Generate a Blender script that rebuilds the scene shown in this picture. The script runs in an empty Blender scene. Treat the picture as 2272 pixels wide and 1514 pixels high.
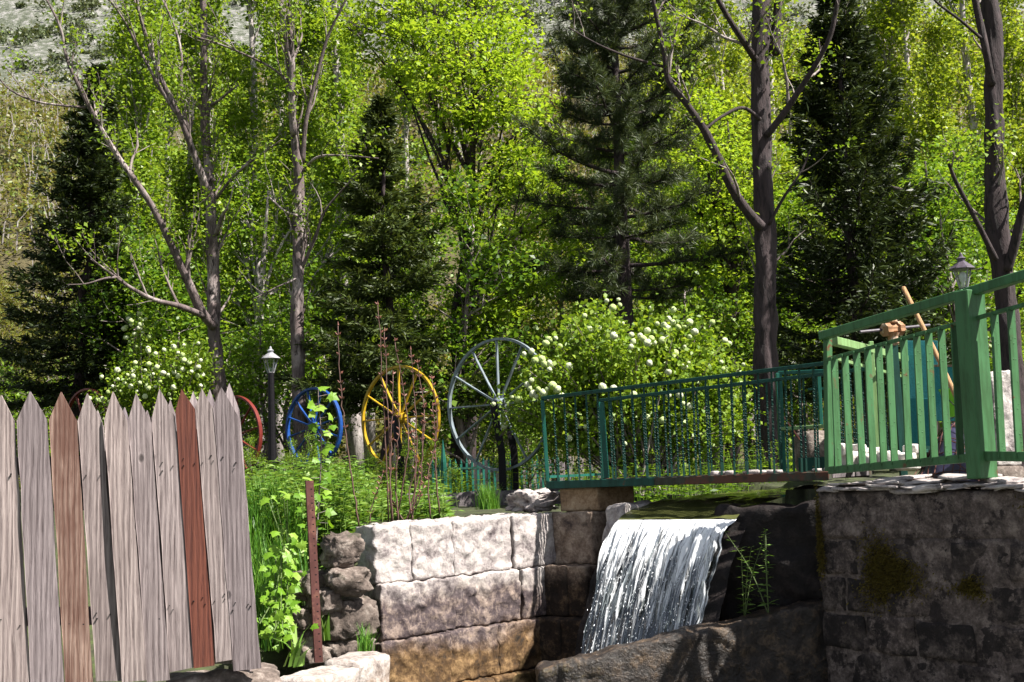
import bpy, bmesh, math, random
import numpy as np
from mathutils import Vector, Matrix

# ------------------------------------------------------------------ camera, light, exposure
SC = bpy.context.scene
COL = SC.collection
F0, CX, CY = 2600.0, 1136.0, 757.0          # focal length and centre, in photo pixels
PITCH, ROLL = math.atan(293 / 2600), math.radians(2.3)
_F = np.array([0, math.cos(PITCH), math.sin(PITCH)])
_U0 = np.array([0, -math.sin(PITCH), math.cos(PITCH)])
_R0 = np.array([1.0, 0, 0])
_R = _R0 * math.cos(ROLL) - _U0 * math.sin(ROLL)
_U = _U0 * math.cos(ROLL) + _R0 * math.sin(ROLL)
cam = bpy.data.objects.new('camera', bpy.data.cameras.new('camera'))
COL.objects.link(cam)
cam.data.sensor_width = 36
cam.data.lens = 36 * F0 / 2272
cam.data.clip_start, cam.data.clip_end = 0.05, 2000
M4 = Matrix.Identity(4)
for i in range(3):
    M4[i][0], M4[i][1], M4[i][2] = _R[i], _U[i], -_F[i]
cam.matrix_world = M4
SC.camera = cam

SUN_EL = math.radians(52)
_h = Vector((0.93, -0.37, 0)).normalized()
SUN = Vector((_h.x * math.cos(SUN_EL), _h.y * math.cos(SUN_EL), math.sin(SUN_EL)))
sl = bpy.data.lights.new('sun', 'SUN'); sl.energy = 5.0; sl.angle = math.radians(0.5); sl.color = (1, 0.95, 0.87)
so = bpy.data.objects.new('sun', sl); COL.objects.link(so)
so.rotation_euler = SUN.to_track_quat('Z', 'Y').to_euler()
so.location = (20, -10, 30)
world = bpy.data.worlds.new('World'); SC.world = world; world.use_nodes = True
wn = world.node_tree
sky = wn.nodes.new('ShaderNodeTexSky'); sky.sky_type = 'NISHITA'; sky.sun_disc = False
sky.sun_elevation = SUN_EL; sky.sun_rotation = math.atan2(_h.x, _h.y)
bg = wn.nodes['Background']; bg.inputs[1].default_value = 0.052
hs = wn.nodes.new('ShaderNodeHueSaturation'); hs.inputs['Saturation'].default_value = 0.5
wn.links.new(sky.outputs[0], hs.inputs['Color']); wn.links.new(hs.outputs[0], bg.inputs[0])
SC.view_settings.view_transform = 'Standard'; SC.view_settings.look = 'None'
SC.view_settings.exposure = 1.5; SC.view_settings.gamma = 1
SC.cycles.max_bounces = 5; SC.cycles.diffuse_bounces = 3; SC.cycles.glossy_bounces = 3
SC.cycles.transmission_bounces = 5; SC.cycles.transparent_max_bounces = 6
SC.cycles.caustics_reflective = False; SC.cycles.caustics_refractive = False

def P(u, v, d):
    """photo pixel (2272 wide) at distance d along +y -> point"""
    r = _F * F0 + _R * (u - CX) - _U * (v - CY)
    return np.array(r * (d / r[1]))
def proj(p):
    p = np.asarray(p, float); w = p @ _F
    return CX + F0 * (p @ _R) / w, CY - F0 * (p @ _U) / w
def colx(u, y, z):
    """x of the point at depth y, height z in photo column u"""
    p = np.array([0, y, z]); k = (u - CX) / F0 * (p @ _F)
    return (k - p @ _R) / _R[0]

# ------------------------------------------------------------------ noise
def _hash(ix, iy, iz, s):
    n = (ix * 374761393 + iy * 668265263 + iz * 2147483647 + s * 1274126177) & 0xffffffff
    n = ((n ^ (n >> 13)) * 1274126177) & 0xffffffff
    n = ((n ^ (n >> 16)) * 2246822519) & 0xffffffff
    return ((n ^ (n >> 15)) & 0xffff) / 32767.5 - 1
def vnoise(p, s=0):
    p = np.asarray(p, float); i = np.floor(p).astype(np.int64); f = p - i; f = f * f * (3 - 2 * f)
    r = 0
    for a in (0, 1):
        for b in (0, 1):
            for c in (0, 1):
                w = (f[:, 0] if a else 1 - f[:, 0]) * (f[:, 1] if b else 1 - f[:, 1]) * (f[:, 2] if c else 1 - f[:, 2])
                r = r + w * _hash(i[:, 0] + a, i[:, 1] + b, i[:, 2] + c, s)
    return r
def fbm(p, o=4, s=0):
    p = np.asarray(p, float); r = 0; a = 1
    for k in range(o):
        r = r + a * vnoise(p * 2 ** k, s + k * 17); a *= 0.5
    return r
def sstep(a, b, x):
    t = np.clip((np.asarray(x, float) - a) / (b - a), 0, 1); return t * t * (3 - 2 * t)

# ------------------------------------------------------------------ materials
def newmat(name):
    m = bpy.data.materials.new(name); m.use_nodes = True
    nt = m.node_tree; return m, nt, nt.nodes['Principled BSDF'], nt.nodes['Material Output']
def nd(nt, t, **kw):
    n = nt.nodes.new(t)
    for k, v in kw.items():
        if k.startswith('i_'): n.inputs[int(k[2:])].default_value = v
        else: setattr(n, k, v)
    return n
def ramp(nt, fac, stops):
    r = nt.nodes.new('ShaderNodeValToRGB'); e = r.color_ramp.elements
    while len(e) < len(stops): e.new(0.5)
    for k, (p, c) in enumerate(stops):
        e[k].position = p; e[k].color = (*c, 1) if len(c) == 3 else c
    nt.links.new(fac, r.inputs[0]); return r.outputs[0]
def coords(nt, scale=(1, 1, 1), kind='Object', rand=False, rot=(0, 0, 0)):
    tc = nt.nodes.new('ShaderNodeTexCoord'); mp = nt.nodes.new('ShaderNodeMapping')
    mp.inputs['Scale'].default_value = scale; mp.inputs['Rotation'].default_value = rot
    src = tc.outputs[kind]
    if rand:
        oi = nt.nodes.new('ShaderNodeObjectInfo'); ad = nd(nt, 'ShaderNodeVectorMath', operation='MULTIPLY_ADD')
        cb = nt.nodes.new('ShaderNodeCombineXYZ')
        for k in range(3): nt.links.new(oi.outputs['Random'], cb.inputs[k])
        nt.links.new(cb.outputs[0], ad.inputs[0]); ad.inputs[1].default_value = (37, 53, 71)
        nt.links.new(src, ad.inputs[2]); src = ad.outputs[0]
    nt.links.new(src, mp.inputs[0]); return mp.outputs[0]
def noise(nt, vec, scale=5, detail=6, rough=0.6, dist=0.0):
    n = nt.nodes.new('ShaderNodeTexNoise'); nt.links.new(vec, n.inputs['Vector'])
    n.inputs['Scale'].default_value = scale; n.inputs['Detail'].default_value = detail
    n.inputs['Roughness'].default_value = rough; n.inputs['Distortion'].default_value = dist
    return n.outputs['Fac']
def mixc(nt, fac, a, b, mode='MIX'):
    m = nt.nodes.new('ShaderNodeMix'); m.data_type = 'RGBA'; m.blend_type = mode
    for s, v in ((m.inputs[0], fac), (m.inputs[6], a), (m.inputs[7], b)):
        if isinstance(v, (int, float)): s.default_value = v
        elif isinstance(v, tuple): s.default_value = (*v, 1)
        else: nt.links.new(v, s)
    return m.outputs[2]
def mth(nt, op, a, b=0.5):
    m = nd(nt, 'ShaderNodeMath', operation=op)
    for k, v in ((0, a), (1, b)):
        if isinstance(v, (int, float)): m.inputs[k].default_value = v
        else: nt.links.new(v, m.inputs[k])
    return m.outputs[0]
def bump(nt, bs, h, strength=0.5, dist=0.02):
    b = nt.nodes.new('ShaderNodeBump'); b.inputs['Strength'].default_value = strength; b.inputs['Distance'].default_value = dist
    nt.links.new(h, b.inputs['Height']); nt.links.new(b.outputs[0], bs.inputs['Normal'])
def leafmat(name, c0, c1, c2, trans=0.35, rough=0.45):
    m, nt, bs, out = newmat(name)
    g = nt.nodes.new('ShaderNodeNewGeometry')
    c = ramp(nt, g.outputs['Random Per Island'], [(0, c0), (0.5, c1), (1, c2)])
    nt.links.new(c, bs.inputs['Base Color']); bs.inputs['Roughness'].default_value = rough
    bs.inputs['Specular IOR Level'].default_value = 0.35
    t = nt.nodes.new('ShaderNodeBsdfTranslucent'); mx = nt.nodes.new('ShaderNodeMixShader'); mx.inputs[0].default_value = trans
    c2_ = mixc(nt, 0.85, c, (1.45, 1.3, 0.65), 'MULTIPLY')
    nt.links.new(c2_, t.inputs[0])
    nt.links.new(bs.outputs[0], mx.inputs[1]); nt.links.new(t.outputs[0], mx.inputs[2]); nt.links.new(mx.outputs[0], out.inputs[0])
    return m
def barkmat(name, dark, mid, pale, palefac=0.5, sc=7):
    m, nt, bs, out = newmat(name)
    v = coords(nt, (1, 1, 0.22)); n1 = noise(nt, v, sc * 3, 8, 0.7, 0.6)
    n2 = noise(nt, coords(nt, (1, 1, 0.5)), 2.2, 4, 0.6)
    c = ramp(nt, n1, [(0.36, dark), (0.5, mid), (0.62, tuple(x * 1.25 for x in mid))])
    k = ramp(nt, n2, [(palefac, (0, 0, 0)), (palefac + 0.12, (1, 1, 1))])
    c = mixc(nt, mth(nt, 'MULTIPLY', k, ramp(nt, n1, [(0.38, (0, 0, 0)), (0.5, (1, 1, 1))])), c, pale)
    nt.links.new(c, bs.inputs['Base Color']); bs.inputs['Roughness'].default_value = 0.9
    bump(nt, bs, n1, 1.0, 0.03); return m
def metal(name, col, rust=(0.12, 0.05, 0.025), amt=0.62, rough=0.4, chip=None):
    m, nt, bs, out = newmat(name)
    n = noise(nt, coords(nt, (1, 1, 1)), 14, 8, 0.7)
    n2 = noise(nt, coords(nt, (1, 1, 1)), 2.5, 3)
    k = ramp(nt, mth(nt, 'ADD', mth(nt, 'MULTIPLY', n, 0.6), mth(nt, 'MULTIPLY', n2, 0.4)), [(amt, (0, 0, 0)), (amt + 0.05, (1, 1, 1))])
    c = mixc(nt, n2, tuple(x * 0.75 for x in col), tuple(x * 1.2 for x in col))
    st_k = ramp(nt, noise(nt, coords(nt, (1, 1, 0.12)), 22, 6, 0.7), [(0.40, (0.55, 0.5, 0.42)), (0.56, (1, 1, 1))]); c = mixc(nt, 0.7, c, st_k, 'MULTIPLY')
    c = mixc(nt, k, c, rust); nt.links.new(c, bs.inputs['Base Color']); bs.inputs['Specular IOR Level'].default_value = 0.25
    bs.inputs['Roughness'].default_value = rough; bump(nt, bs, n, 0.25, 0.004); return m
def plain(name, col, rough=0.7, sc=30, var=0.3, bmp=0.3):
    m, nt, bs, out = newmat(name); n = noise(nt, coords(nt), sc, 6, 0.65)
    c = mixc(nt, n, tuple(x * (1 - var) for x in col), tuple(x * (1 + var) for x in col))
    nt.links.new(c, bs.inputs['Base Color']); bs.inputs['Roughness'].default_value = rough
    bump(nt, bs, n, bmp, 0.01); return m
def woodmat(name, a, b, dark, stain=None):
    m, nt, bs, out = newmat(name)
    v = coords(nt, (1, 1, 0.045), rand=True)
    g = noise(nt, v, 120, 8, 0.75, 0.7)
    w = nt.nodes.new('ShaderNodeTexWave'); w.wave_type = 'BANDS'; w.bands_direction = 'X'
    nt.links.new(coords(nt, (1, 1, 0.10), rand=True), w.inputs['Vector'])
    w.inputs['Scale'].default_value = 16; w.inputs['Distortion'].default_value = 9; w.inputs['Detail'].default_value = 3; w.inputs['Detail Scale'].default_value = 0.9
    big = noise(nt, coords(nt, (1, 1, 0.35), rand=True), 5, 4, 0.6)
    f = mth(nt, 'ADD', mth(nt, 'MULTIPLY', g, 0.84), mth(nt, 'MULTIPLY', w.outputs['Fac'], 0.16))
    c = ramp(nt, f, [(0.30, dark), (0.45, a), (0.64, b)])
    c = mixc(nt, ramp(nt, big, [(0.3, (0, 0, 0)), (0.72, (1, 1, 1))]), c, mixc(nt, 0.5, c, dark), 'MIX')
    if stain:
        c = mixc(nt, ramp(nt, big, [(0.42, (0, 0, 0)), (0.58, (1, 1, 1))]), c, mixc(nt, 0.75, c, stain))
    kv = nt.nodes.new('ShaderNodeTexVoronoi'); nt.links.new(coords(nt, (1, 0.2, 0.55), rand=True), kv.inputs['Vector']); kv.inputs['Scale'].default_value = 6.5
    kn = ramp(nt, kv.outputs['Distance'], [(0.045, (1, 1, 1)), (0.085, (0, 0, 0))])
    c = mixc(nt, mth(nt, 'MULTIPLY', kn, 0.8), c, tuple(x * 0.45 for x in dark))
    oi = nt.nodes.new('ShaderNodeObjectInfo'); c = mixc(nt, 1.0, c, ramp(nt, oi.outputs['Random'], [(0, (0.76, 0.73, 0.76)), (0.5, (0.95, 0.90, 0.88)), (1, (1.12, 1.06, 1.02))]), 'MULTIPLY')
    nt.links.new(c, bs.inputs['Base Color']); bs.inputs['Roughness'].default_value = 0.85
    bump(nt, bs, mth(nt, 'SUBTRACT', f, mth(nt, 'MULTIPLY', kn, 0.4)), 0.9, 0.006); return m
def stonemat(name, stops, sc=9, rough=0.85, zramp=None, moss=None, blockvar=0.0, spec=0.4, lichen=None, bst=0.8):
    """stops: ramp over noise. zramp: list of (z, stops) blended by world height with a ragged edge."""
    m, nt, bs, out = newmat(name)
    g = nt.nodes.new('ShaderNodeNewGeometry'); mp = nt.nodes.new('ShaderNodeMapping'); nt.links.new(g.outputs['Position'], mp.inputs[0])
    n = noise(nt, mp.outputs[0], sc, 9, 0.68, 0.3); n2 = noise(nt, mp.outputs[0], 2.2, 5, 0.6); n3 = noise(nt, mp.outputs[0], sc * 5, 5, 0.7)
    f = mth(nt, 'ADD', mth(nt, 'MULTIPLY', n, 0.7), mth(nt, 'MULTIPLY', n3, 0.3))
    c = ramp(nt, f, stops)
    if zramp:
        sx = nt.nodes.new('ShaderNodeSeparateXYZ'); nt.links.new(g.outputs['Position'], sx.inputs[0])
        zz = mth(nt, 'ADD', sx.outputs[2], mth(nt, 'MULTIPLY', mth(nt, 'SUBTRACT', mth(nt, 'ADD', mth(nt, 'MULTIPLY', n2, 0.7), mth(nt, 'MULTIPLY', n, 0.3)), 0.5), 0.75))
        for z, st, wd in zramp:
            k = nt.nodes.new('ShaderNodeMapRange'); k.inputs[1].default_value = z + wd; k.inputs[2].default_value = z - wd
            nt.links.new(zz, k.inputs[0]); c = mixc(nt, k.outputs[0], c, ramp(nt, f, st))
    if blockvar:
        k = ramp(nt, g.outputs['Random Per Island'], [(0, (1 - blockvar,) * 3), (1, (1 + blockvar * 0.5,) * 3)])
        c = mixc(nt, 1.0, c, k, 'MULTIPLY')
    if lichen:
        k = ramp(nt, noise(nt, mp.outputs[0], lichen[1], 9, 0.75, 0.2), [(lichen[2], (0, 0, 0)), (lichen[2] + 0.05, (1, 1, 1))])
        c = mixc(nt, mth(nt, 'MULTIPLY', k, 0.9), c, lichen[0])
    if moss:
        k = ramp(nt, mth(nt, 'ADD', mth(nt, 'MULTIPLY', n2, 0.75), mth(nt, 'MULTIPLY', n3, 0.25)), [(moss[1], (0, 0, 0)), (moss[1] + 0.07, (1, 1, 1))])
        c = mixc(nt, k, c, moss[0])
    nt.links.new(c, bs.inputs['Base Color']); bs.inputs['Roughness'].default_value = rough; bs.inputs['Specular IOR Level'].default_value = spec
    bump(nt, bs, f, bst, 0.03); return m

LIME = [(0.36, (0.09, 0.07, 0.075)), (0.46, (0.29, 0.255, 0.25)), (0.61, (0.50, 0.46, 0.435))]
DARKST = [(0.36, (0.020, 0.014, 0.016)), (0.48, (0.065, 0.047, 0.050)), (0.62, (0.27, 0.205, 0.17))]
TANST = [(0.34, (0.07, 0.04, 0.025)), (0.48, (0.26, 0.17, 0.10)), (0.66, (0.46, 0.35, 0.24))]
ORST = [(0.36, (0.015, 0.010, 0.006)), (0.48, (0.08, 0.042, 0.015)), (0.62, (0.25, 0.155, 0.07))]
BRST = [(0.36, (0.005, 0.003, 0.002)), (0.5, (0.020, 0.012, 0.008)), (0.63, (0.13, 0.085, 0.05))]
MT = {}
MT['wood_grey'] = woodmat('weathered_wood', (0.25, 0.212, 0.212), (0.43, 0.375, 0.37), (0.075, 0.055, 0.055))
MT['wood_tan'] = woodmat('brown_stained_wood', (0.24, 0.15, 0.115), (0.44, 0.33, 0.27), (0.06, 0.024, 0.018), (0.11, 0.045, 0.03))
MT['wood_red'] = woodmat('red_stained_wood', (0.125, 0.034, 0.02), (0.19, 0.06, 0.035), (0.06, 0.015, 0.01))
MT['wood_pale'] = woodmat('sunlit_wood', (0.33, 0.29, 0.31), (0.48, 0.43, 0.44), (0.14, 0.11, 0.12))  # sunlight on the back pickets put into a paler tone; board fence shares it
MT['wood_handle'] = woodmat('handle_wood', (0.42, 0.25, 0.11), (0.52, 0.33, 0.16), (0.28, 0.15, 0.06))
MT['lime'] = stonemat('limestone_wall', LIME, 8, zramp=[(-0.80, DARKST, 0.09), (-1.18, ORST, 0.07)], moss=((0.16, 0.11, 0.02), 0.66))
MT['butt'] = stonemat('brown_buttress_stone', [(0.36, (0.05, 0.035, 0.03)), (0.48, (0.20, 0.145, 0.11)), (0.62, (0.42, 0.34, 0.27))], 9, zramp=[(-0.75, BRST, 0.1)])
MT['limeclean'] = stonemat('pale_limestone', LIME, 10)
MT['tan'] = stonemat('tan_stone', TANST, 9)
MT['field'] = stonemat('field_stone', [(0.36, (0.03, 0.022, 0.018)), (0.5, (0.13, 0.10, 0.085)), (0.63, (0.30, 0.255, 0.225))], 9, lichen=((0.05, 0.045, 0.03), 5, 0.58))
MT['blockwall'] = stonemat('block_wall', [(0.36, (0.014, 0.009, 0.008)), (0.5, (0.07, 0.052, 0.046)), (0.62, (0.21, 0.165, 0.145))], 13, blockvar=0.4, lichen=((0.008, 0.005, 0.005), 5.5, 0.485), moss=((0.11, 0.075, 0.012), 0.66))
MT['cement'] = stonemat('cement_render', [(0.36, (0.022, 0.015, 0.013)), (0.5, (0.095, 0.072, 0.064)), (0.63, (0.23, 0.185, 0.165))], 13, lichen=((0.010, 0.006, 0.006), 6, 0.53), moss=((0.11, 0.08, 0.015), 0.69))
MT['slate'] = stonemat('slate_slab', [(0.33, (0.10, 0.08, 0.085)), (0.5, (0.34, 0.30, 0.29)), (0.66, (0.55, 0.50, 0.48))], 8, lichen=((0.05, 0.035, 0.03), 4, 0.6))
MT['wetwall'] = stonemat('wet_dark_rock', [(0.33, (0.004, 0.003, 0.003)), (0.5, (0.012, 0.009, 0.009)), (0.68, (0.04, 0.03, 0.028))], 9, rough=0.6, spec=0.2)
MT['beam_st'] = stonemat('wet_brown_stone', BRST, 11, rough=0.42, spec=0.6, moss=((0.065, 0.048, 0.013), 0.575), bst=1.3)
MT['kerb'] = stonemat('mossy_kerb', [(0.33, (0.03, 0.024, 0.028)), (0.5, (0.10, 0.085, 0.09)), (0.66, (0.24, 0.21, 0.21))], 7)
MT['teal'] = metal('teal_paint', (0.014, 0.105, 0.08), amt=0.66)
MT['rail_green'] = metal('green_paint', (0.055, 0.155, 0.062), amt=0.585, rough=0.5)
MT['rail_dark'] = metal('dark_teal_paint', (0.010, 0.062, 0.048), amt=0.62, rough=0.55)
MT['beam_rust'] = metal('rusted_beam', (0.05, 0.055, 0.04), rust=(0.10, 0.045, 0.03), amt=0.5, rough=0.7)
MT['pale_green'] = metal('pale_green_paint', (0.20, 0.34, 0.14), amt=0.6)  # lighter green than the front fence paint
MT['rust'] = metal('rust', (0.085, 0.030, 0.026), rust=(0.13, 0.055, 0.04), amt=0.5, rough=0.75)
MT['rust_pale'] = metal('orange_rust', (0.33, 0.18, 0.10), rust=(0.42, 0.31, 0.24), amt=0.5, rough=0.8)
MT['w_lblue'] = metal('pale_blue_paint', (0.19, 0.23, 0.265), rust=(0.06, 0.06, 0.06), amt=0.62)
MT['w_yellow'] = metal('yellow_paint', (0.42, 0.27, 0.015), rust=(0.16, 0.09, 0.02), amt=0.58)
MT['w_blue'] = metal('blue_paint', (0.012, 0.06, 0.25), rust=(0.02, 0.03, 0.06), amt=0.58)
MT['w_red'] = metal('red_paint', (0.15, 0.024, 0.02), rust=(0.08, 0.02, 0.02), amt=0.58)
MT['black'] = plain('black_iron', (0.008, 0.007, 0.009), 0.5)
MT['silver'] = metal('silver_paint', (0.27, 0.27, 0.30), rust=(0.15, 0.14, 0.14), amt=0.64, rough=0.45)
MT['purple_grey'] = metal('grey_roof_paint', (0.09, 0.075, 0.10), amt=0.7)
MT['white_bulb'] = plain('frosted_bulb', (0.8, 0.82, 0.75), 0.3, var=0.02, bmp=0)
MT['stone_white'] = stonemat('white_rubble', [(0.33, (0.40, 0.36, 0.34)), (0.5, (0.62, 0.58, 0.54)), (0.66, (0.72, 0.68, 0.64))], 9)
MT['mesh_teal'] = plain('teal_netting', (0.02, 0.20, 0.22), 0.8, sc=60, var=0.6)
MT['lime_plastic'] = plain('lime_green_plastic', (0.22, 0.60, 0.03), 0.4, var=0.1)
MT['tarp'] = plain('navy_sheet', (0.02, 0.018, 0.05), 0.5, sc=12, var=0.6)
MT['black'].node_tree.nodes['Principled BSDF'].inputs['Specular IOR Level'].default_value = 0.15
MT['stem_red'] = plain('red_brown_stem', (0.10, 0.05, 0.04), 0.7, var=0.4)
MT['bud'] = plain('red_bud', (0.16, 0.06, 0.04), 0.6, var=0.4)
MT['stem_green'] = plain('green_stem', (0.08, 0.12, 0.03), 0.7)
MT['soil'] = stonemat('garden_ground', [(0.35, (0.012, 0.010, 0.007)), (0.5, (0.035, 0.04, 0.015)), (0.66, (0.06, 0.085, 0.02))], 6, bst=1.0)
MT['bark_pop'] = barkmat('poplar_bark', (0.028, 0.019, 0.020), (0.12, 0.09, 0.088), (0.38, 0.32, 0.31), 0.51)
MT['bark_dark'] = barkmat('dark_bark', (0.008, 0.005, 0.006), (0.040, 0.026, 0.028), (0.12, 0.082, 0.08), 0.60)
MT['bark_thin'] = barkmat('twig_bark', (0.06, 0.045, 0.042), (0.19, 0.15, 0.14), (0.36, 0.31, 0.30), 0.5)
MT['bark_white'] = barkmat('white_bark', (0.12, 0.10, 0.10), (0.34, 0.30, 0.29), (0.52, 0.48, 0.46), 0.5)
MT['lf_poplar'] = leafmat('poplar_leaf', (0.09, 0.165, 0.012), (0.165, 0.275, 0.02), (0.27, 0.37, 0.05), 0.42)
MT['lf_maple'] = leafmat('maple_leaf', (0.15, 0.25, 0.016), (0.24, 0.37, 0.025), (0.35, 0.48, 0.055), 0.42)
MT['lf_mid'] = leafmat('mid_green_leaf', (0.075, 0.155, 0.013), (0.145, 0.265, 0.02), (0.25, 0.37, 0.042), 0.46)
MT['lf_dark'] = leafmat('dark_green_leaf', (0.04, 0.095, 0.009), (0.085, 0.175, 0.014), (0.17, 0.28, 0.028), 0.45)
MT['lf_yellow'] = leafmat('yellow_green_leaf', (0.13, 0.20, 0.012), (0.22, 0.31, 0.022), (0.33, 0.40, 0.05), 0.4)
MT['lf_olive'] = leafmat('olive_spring_leaf', (0.12, 0.105, 0.035), (0.185, 0.18, 0.042), (0.17, 0.24, 0.05), 0.4)
MT['lf_spruce'] = leafmat('spruce_needle', (0.012, 0.020, 0.006), (0.024, 0.040, 0.010), (0.06, 0.085, 0.02), 0.15, 0.5)
MT['lf_spruce2'] = leafmat('olive_spruce_needle', (0.022, 0.036, 0.009), (0.048, 0.072, 0.016), (0.10, 0.135, 0.032), 0.2, 0.5)
MT['lf_pine'] = leafmat('pine_needle', (0.022, 0.036, 0.014), (0.042, 0.064, 0.02), (0.09, 0.115, 0.04), 0.2, 0.5)
MT['lf_weed'] = leafmat('weed_leaf', (0.06, 0.14, 0.014), (0.12, 0.23, 0.03), (0.23, 0.34, 0.09), 0.3)
MT['lf_vine'] = leafmat('vine_leaf', (0.09, 0.20, 0.010), (0.16, 0.31, 0.02), (0.27, 0.41, 0.06), 0.4)
MT['lf_grass'] = leafmat('grass_blade', (0.05, 0.15, 0.015), (0.10, 0.25, 0.025), (0.18, 0.33, 0.05), 0.3)
MT['lf_scrub'] = leafmat('scrub_leaf', (0.05, 0.065, 0.03), (0.08, 0.11, 0.045), (0.13, 0.15, 0.07), 0.25)
MT['moss'] = leafmat('moss_tuft', (0.05, 0.035, 0.006), (0.10, 0.075, 0.01), (0.15, 0.12, 0.02), 0.2, 0.8)
MT['bloom'] = plain('white_bloom', (0.66, 0.70, 0.48), 0.7, sc=9, var=0.2, bmp=0.8)
_nt = MT['bloom'].node_tree; _oi = _nt.nodes.new('ShaderNodeObjectInfo'); _bs = _nt.nodes['Principled BSDF']
_nt.links.new(mixc(_nt, 1.0, ramp(_nt, _oi.outputs['Random'], [(0, (0.42, 0.52, 0.18)), (0.4, (0.62, 0.68, 0.42)), (1, (0.64, 0.65, 0.50))]), ramp(_nt, noise(_nt, coords(_nt), 4, 5, 0.7), [(0.35, (0.55, 0.6, 0.45)), (0.6, (1, 1, 1))]), 'MULTIPLY'), _bs.inputs['Base Color'])

def hillmat():
    m, nt, bs, out = newmat('mountain_slope')
    g = nt.nodes.new('ShaderNodeNewGeometry'); sx = nt.nodes.new('ShaderNodeSeparateXYZ'); nt.links.new(g.outputs['Position'], sx.inputs[0])
    n = noise(nt, g.outputs['Position'], 0.06, 8, 0.65); n2 = noise(nt, g.outputs['Position'], 1.1, 9, 0.78)
    rock = ramp(nt, n2, [(0.36, (0.04, 0.05, 0.03)), (0.48, (0.11, 0.125, 0.085)), (0.53, (0.17, 0.175, 0.15)), (0.61, (0.33, 0.32, 0.31))])
    wood = ramp(nt, n2, [(0.35, (0.05, 0.045, 0.018)), (0.5, (0.10, 0.085, 0.035)), (0.66, (0.15, 0.12, 0.055))])
    k = nt.nodes.new('ShaderNodeMapRange'); k.inputs[1].default_value = 29; k.inputs[2].default_value = 33
    nt.links.new(mth(nt, 'ADD', sx.outputs[2], mth(nt, 'MULTIPLY', n, 14)), k.inputs[0])
    k.inputs[1].default_value = 45; k.inputs[2].default_value = 50
    nt.links.new(mixc(nt, k.outputs[0], wood, rock), bs.inputs['Base Color']); bs.inputs['Roughness'].default_value = 0.95
    bump(nt, bs, n2, 1.0, 0.6); return m
MT['hill'] = hillmat()
def glassmat():
    m, nt, bs, out = newmat('lantern_glass')
    gl = nt.nodes.new('ShaderNodeBsdfGlossy'); gl.inputs['Roughness'].default_value = 0.08
    tr = nt.nodes.new('ShaderNodeBsdfTransparent'); tr.inputs[0].default_value = (0.86, 0.9, 0.93, 1)
    mx = nt.nodes.new('ShaderNodeMixShader'); mx.inputs[0].default_value = 0.14
    nt.links.new(tr.outputs[0], mx.inputs[1]); nt.links.new(gl.outputs[0], mx.inputs[2]); nt.links.new(mx.outputs[0], out.inputs[0]); return m
MT['glass'] = glassmat()
def watermat():
    m, nt, bs, out = newmat('stream_water')
    g = nt.nodes.new('ShaderNodeNewGeometry'); n = noise(nt, g.outputs['Position'], 5, 4, 0.6, 0.8); n2 = noise(nt, g.outputs['Position'], 2, 4)
    nt.links.new(ramp(nt, n2, [(0.35, (0.032, 0.038, 0.011)), (0.6, (0.10, 0.105, 0.036))]), bs.inputs['Base Color'])
    bs.inputs['Roughness'].default_value = 0.06; bs.inputs['IOR'].default_value = 1.33
    bump(nt, bs, n, 0.35, 0.03); return m
MT['water'] = watermat()
def foammat(name, sx, sy, lo, hi):
    m, nt, bs, out = newmat(name)
    v = coords(nt, (sx, sy, 1), kind='UV'); n = noise(nt, v, 1.0, 8, 0.66, 0.35)
    v2 = coords(nt, (sx * 2.3, sy * 3.4, 1), kind='UV'); n2 = noise(nt, v2, 1.0, 5, 0.7, 0.2)
    f = mth(nt, 'ADD', mth(nt, 'MULTIPLY', n, 0.64), mth(nt, 'MULTIPLY', n2, 0.36))
    uv = nt.nodes.new('ShaderNodeTexCoord'); sp = nt.nodes.new('ShaderNodeSeparateXYZ'); nt.links.new(uv.outputs['UV'], sp.inputs[0])
    f = mth(nt, 'ADD', f, mth(nt, 'MULTIPLY', mth(nt, 'SUBTRACT', 0.45, sp.outputs[1]), 0.20))
    k = ramp(nt, f, [(lo, (0, 0, 0)), (hi, (1, 1, 1))])
    bs.inputs['Base Color'].default_value = (0.86, 0.88, 0.91, 1); bs.inputs['Roughness'].default_value = 0.4
    bump(nt, bs, f, 0.5, 0.02)
    gl = nt.nodes.new('ShaderNodeBsdfGlossy'); gl.inputs['Roughness'].default_value = 0.1; gl.inputs[0].default_value = (0.8, 0.85, 0.9, 1)
    tr = nt.nodes.new('ShaderNodeBsdfTransparent'); tr.inputs[0].default_value = (0.7, 0.74, 0.72, 1)
    mx = nt.nodes.new('ShaderNodeMixShader'); mx.inputs[0].default_value = 0.12
    nt.links.new(tr.outputs[0], mx.inputs[1]); nt.links.new(gl.outputs[0], mx.inputs[2])
    m2 = nt.nodes.new('ShaderNodeMixShader'); nt.links.new(k, m2.inputs[0]); nt.links.new(mx.outputs[0], m2.inputs[1]); nt.links.new(bs.outputs[0], m2.inputs[2])
    nt.links.new(m2.outputs[0], out.inputs[0]); return m
MT['fall'] = foammat('falling_water', 46, 1.7, 0.455, 0.565)
MT['pool'] = foammat('foaming_water', 9, 9, 0.50, 0.60)

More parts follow.
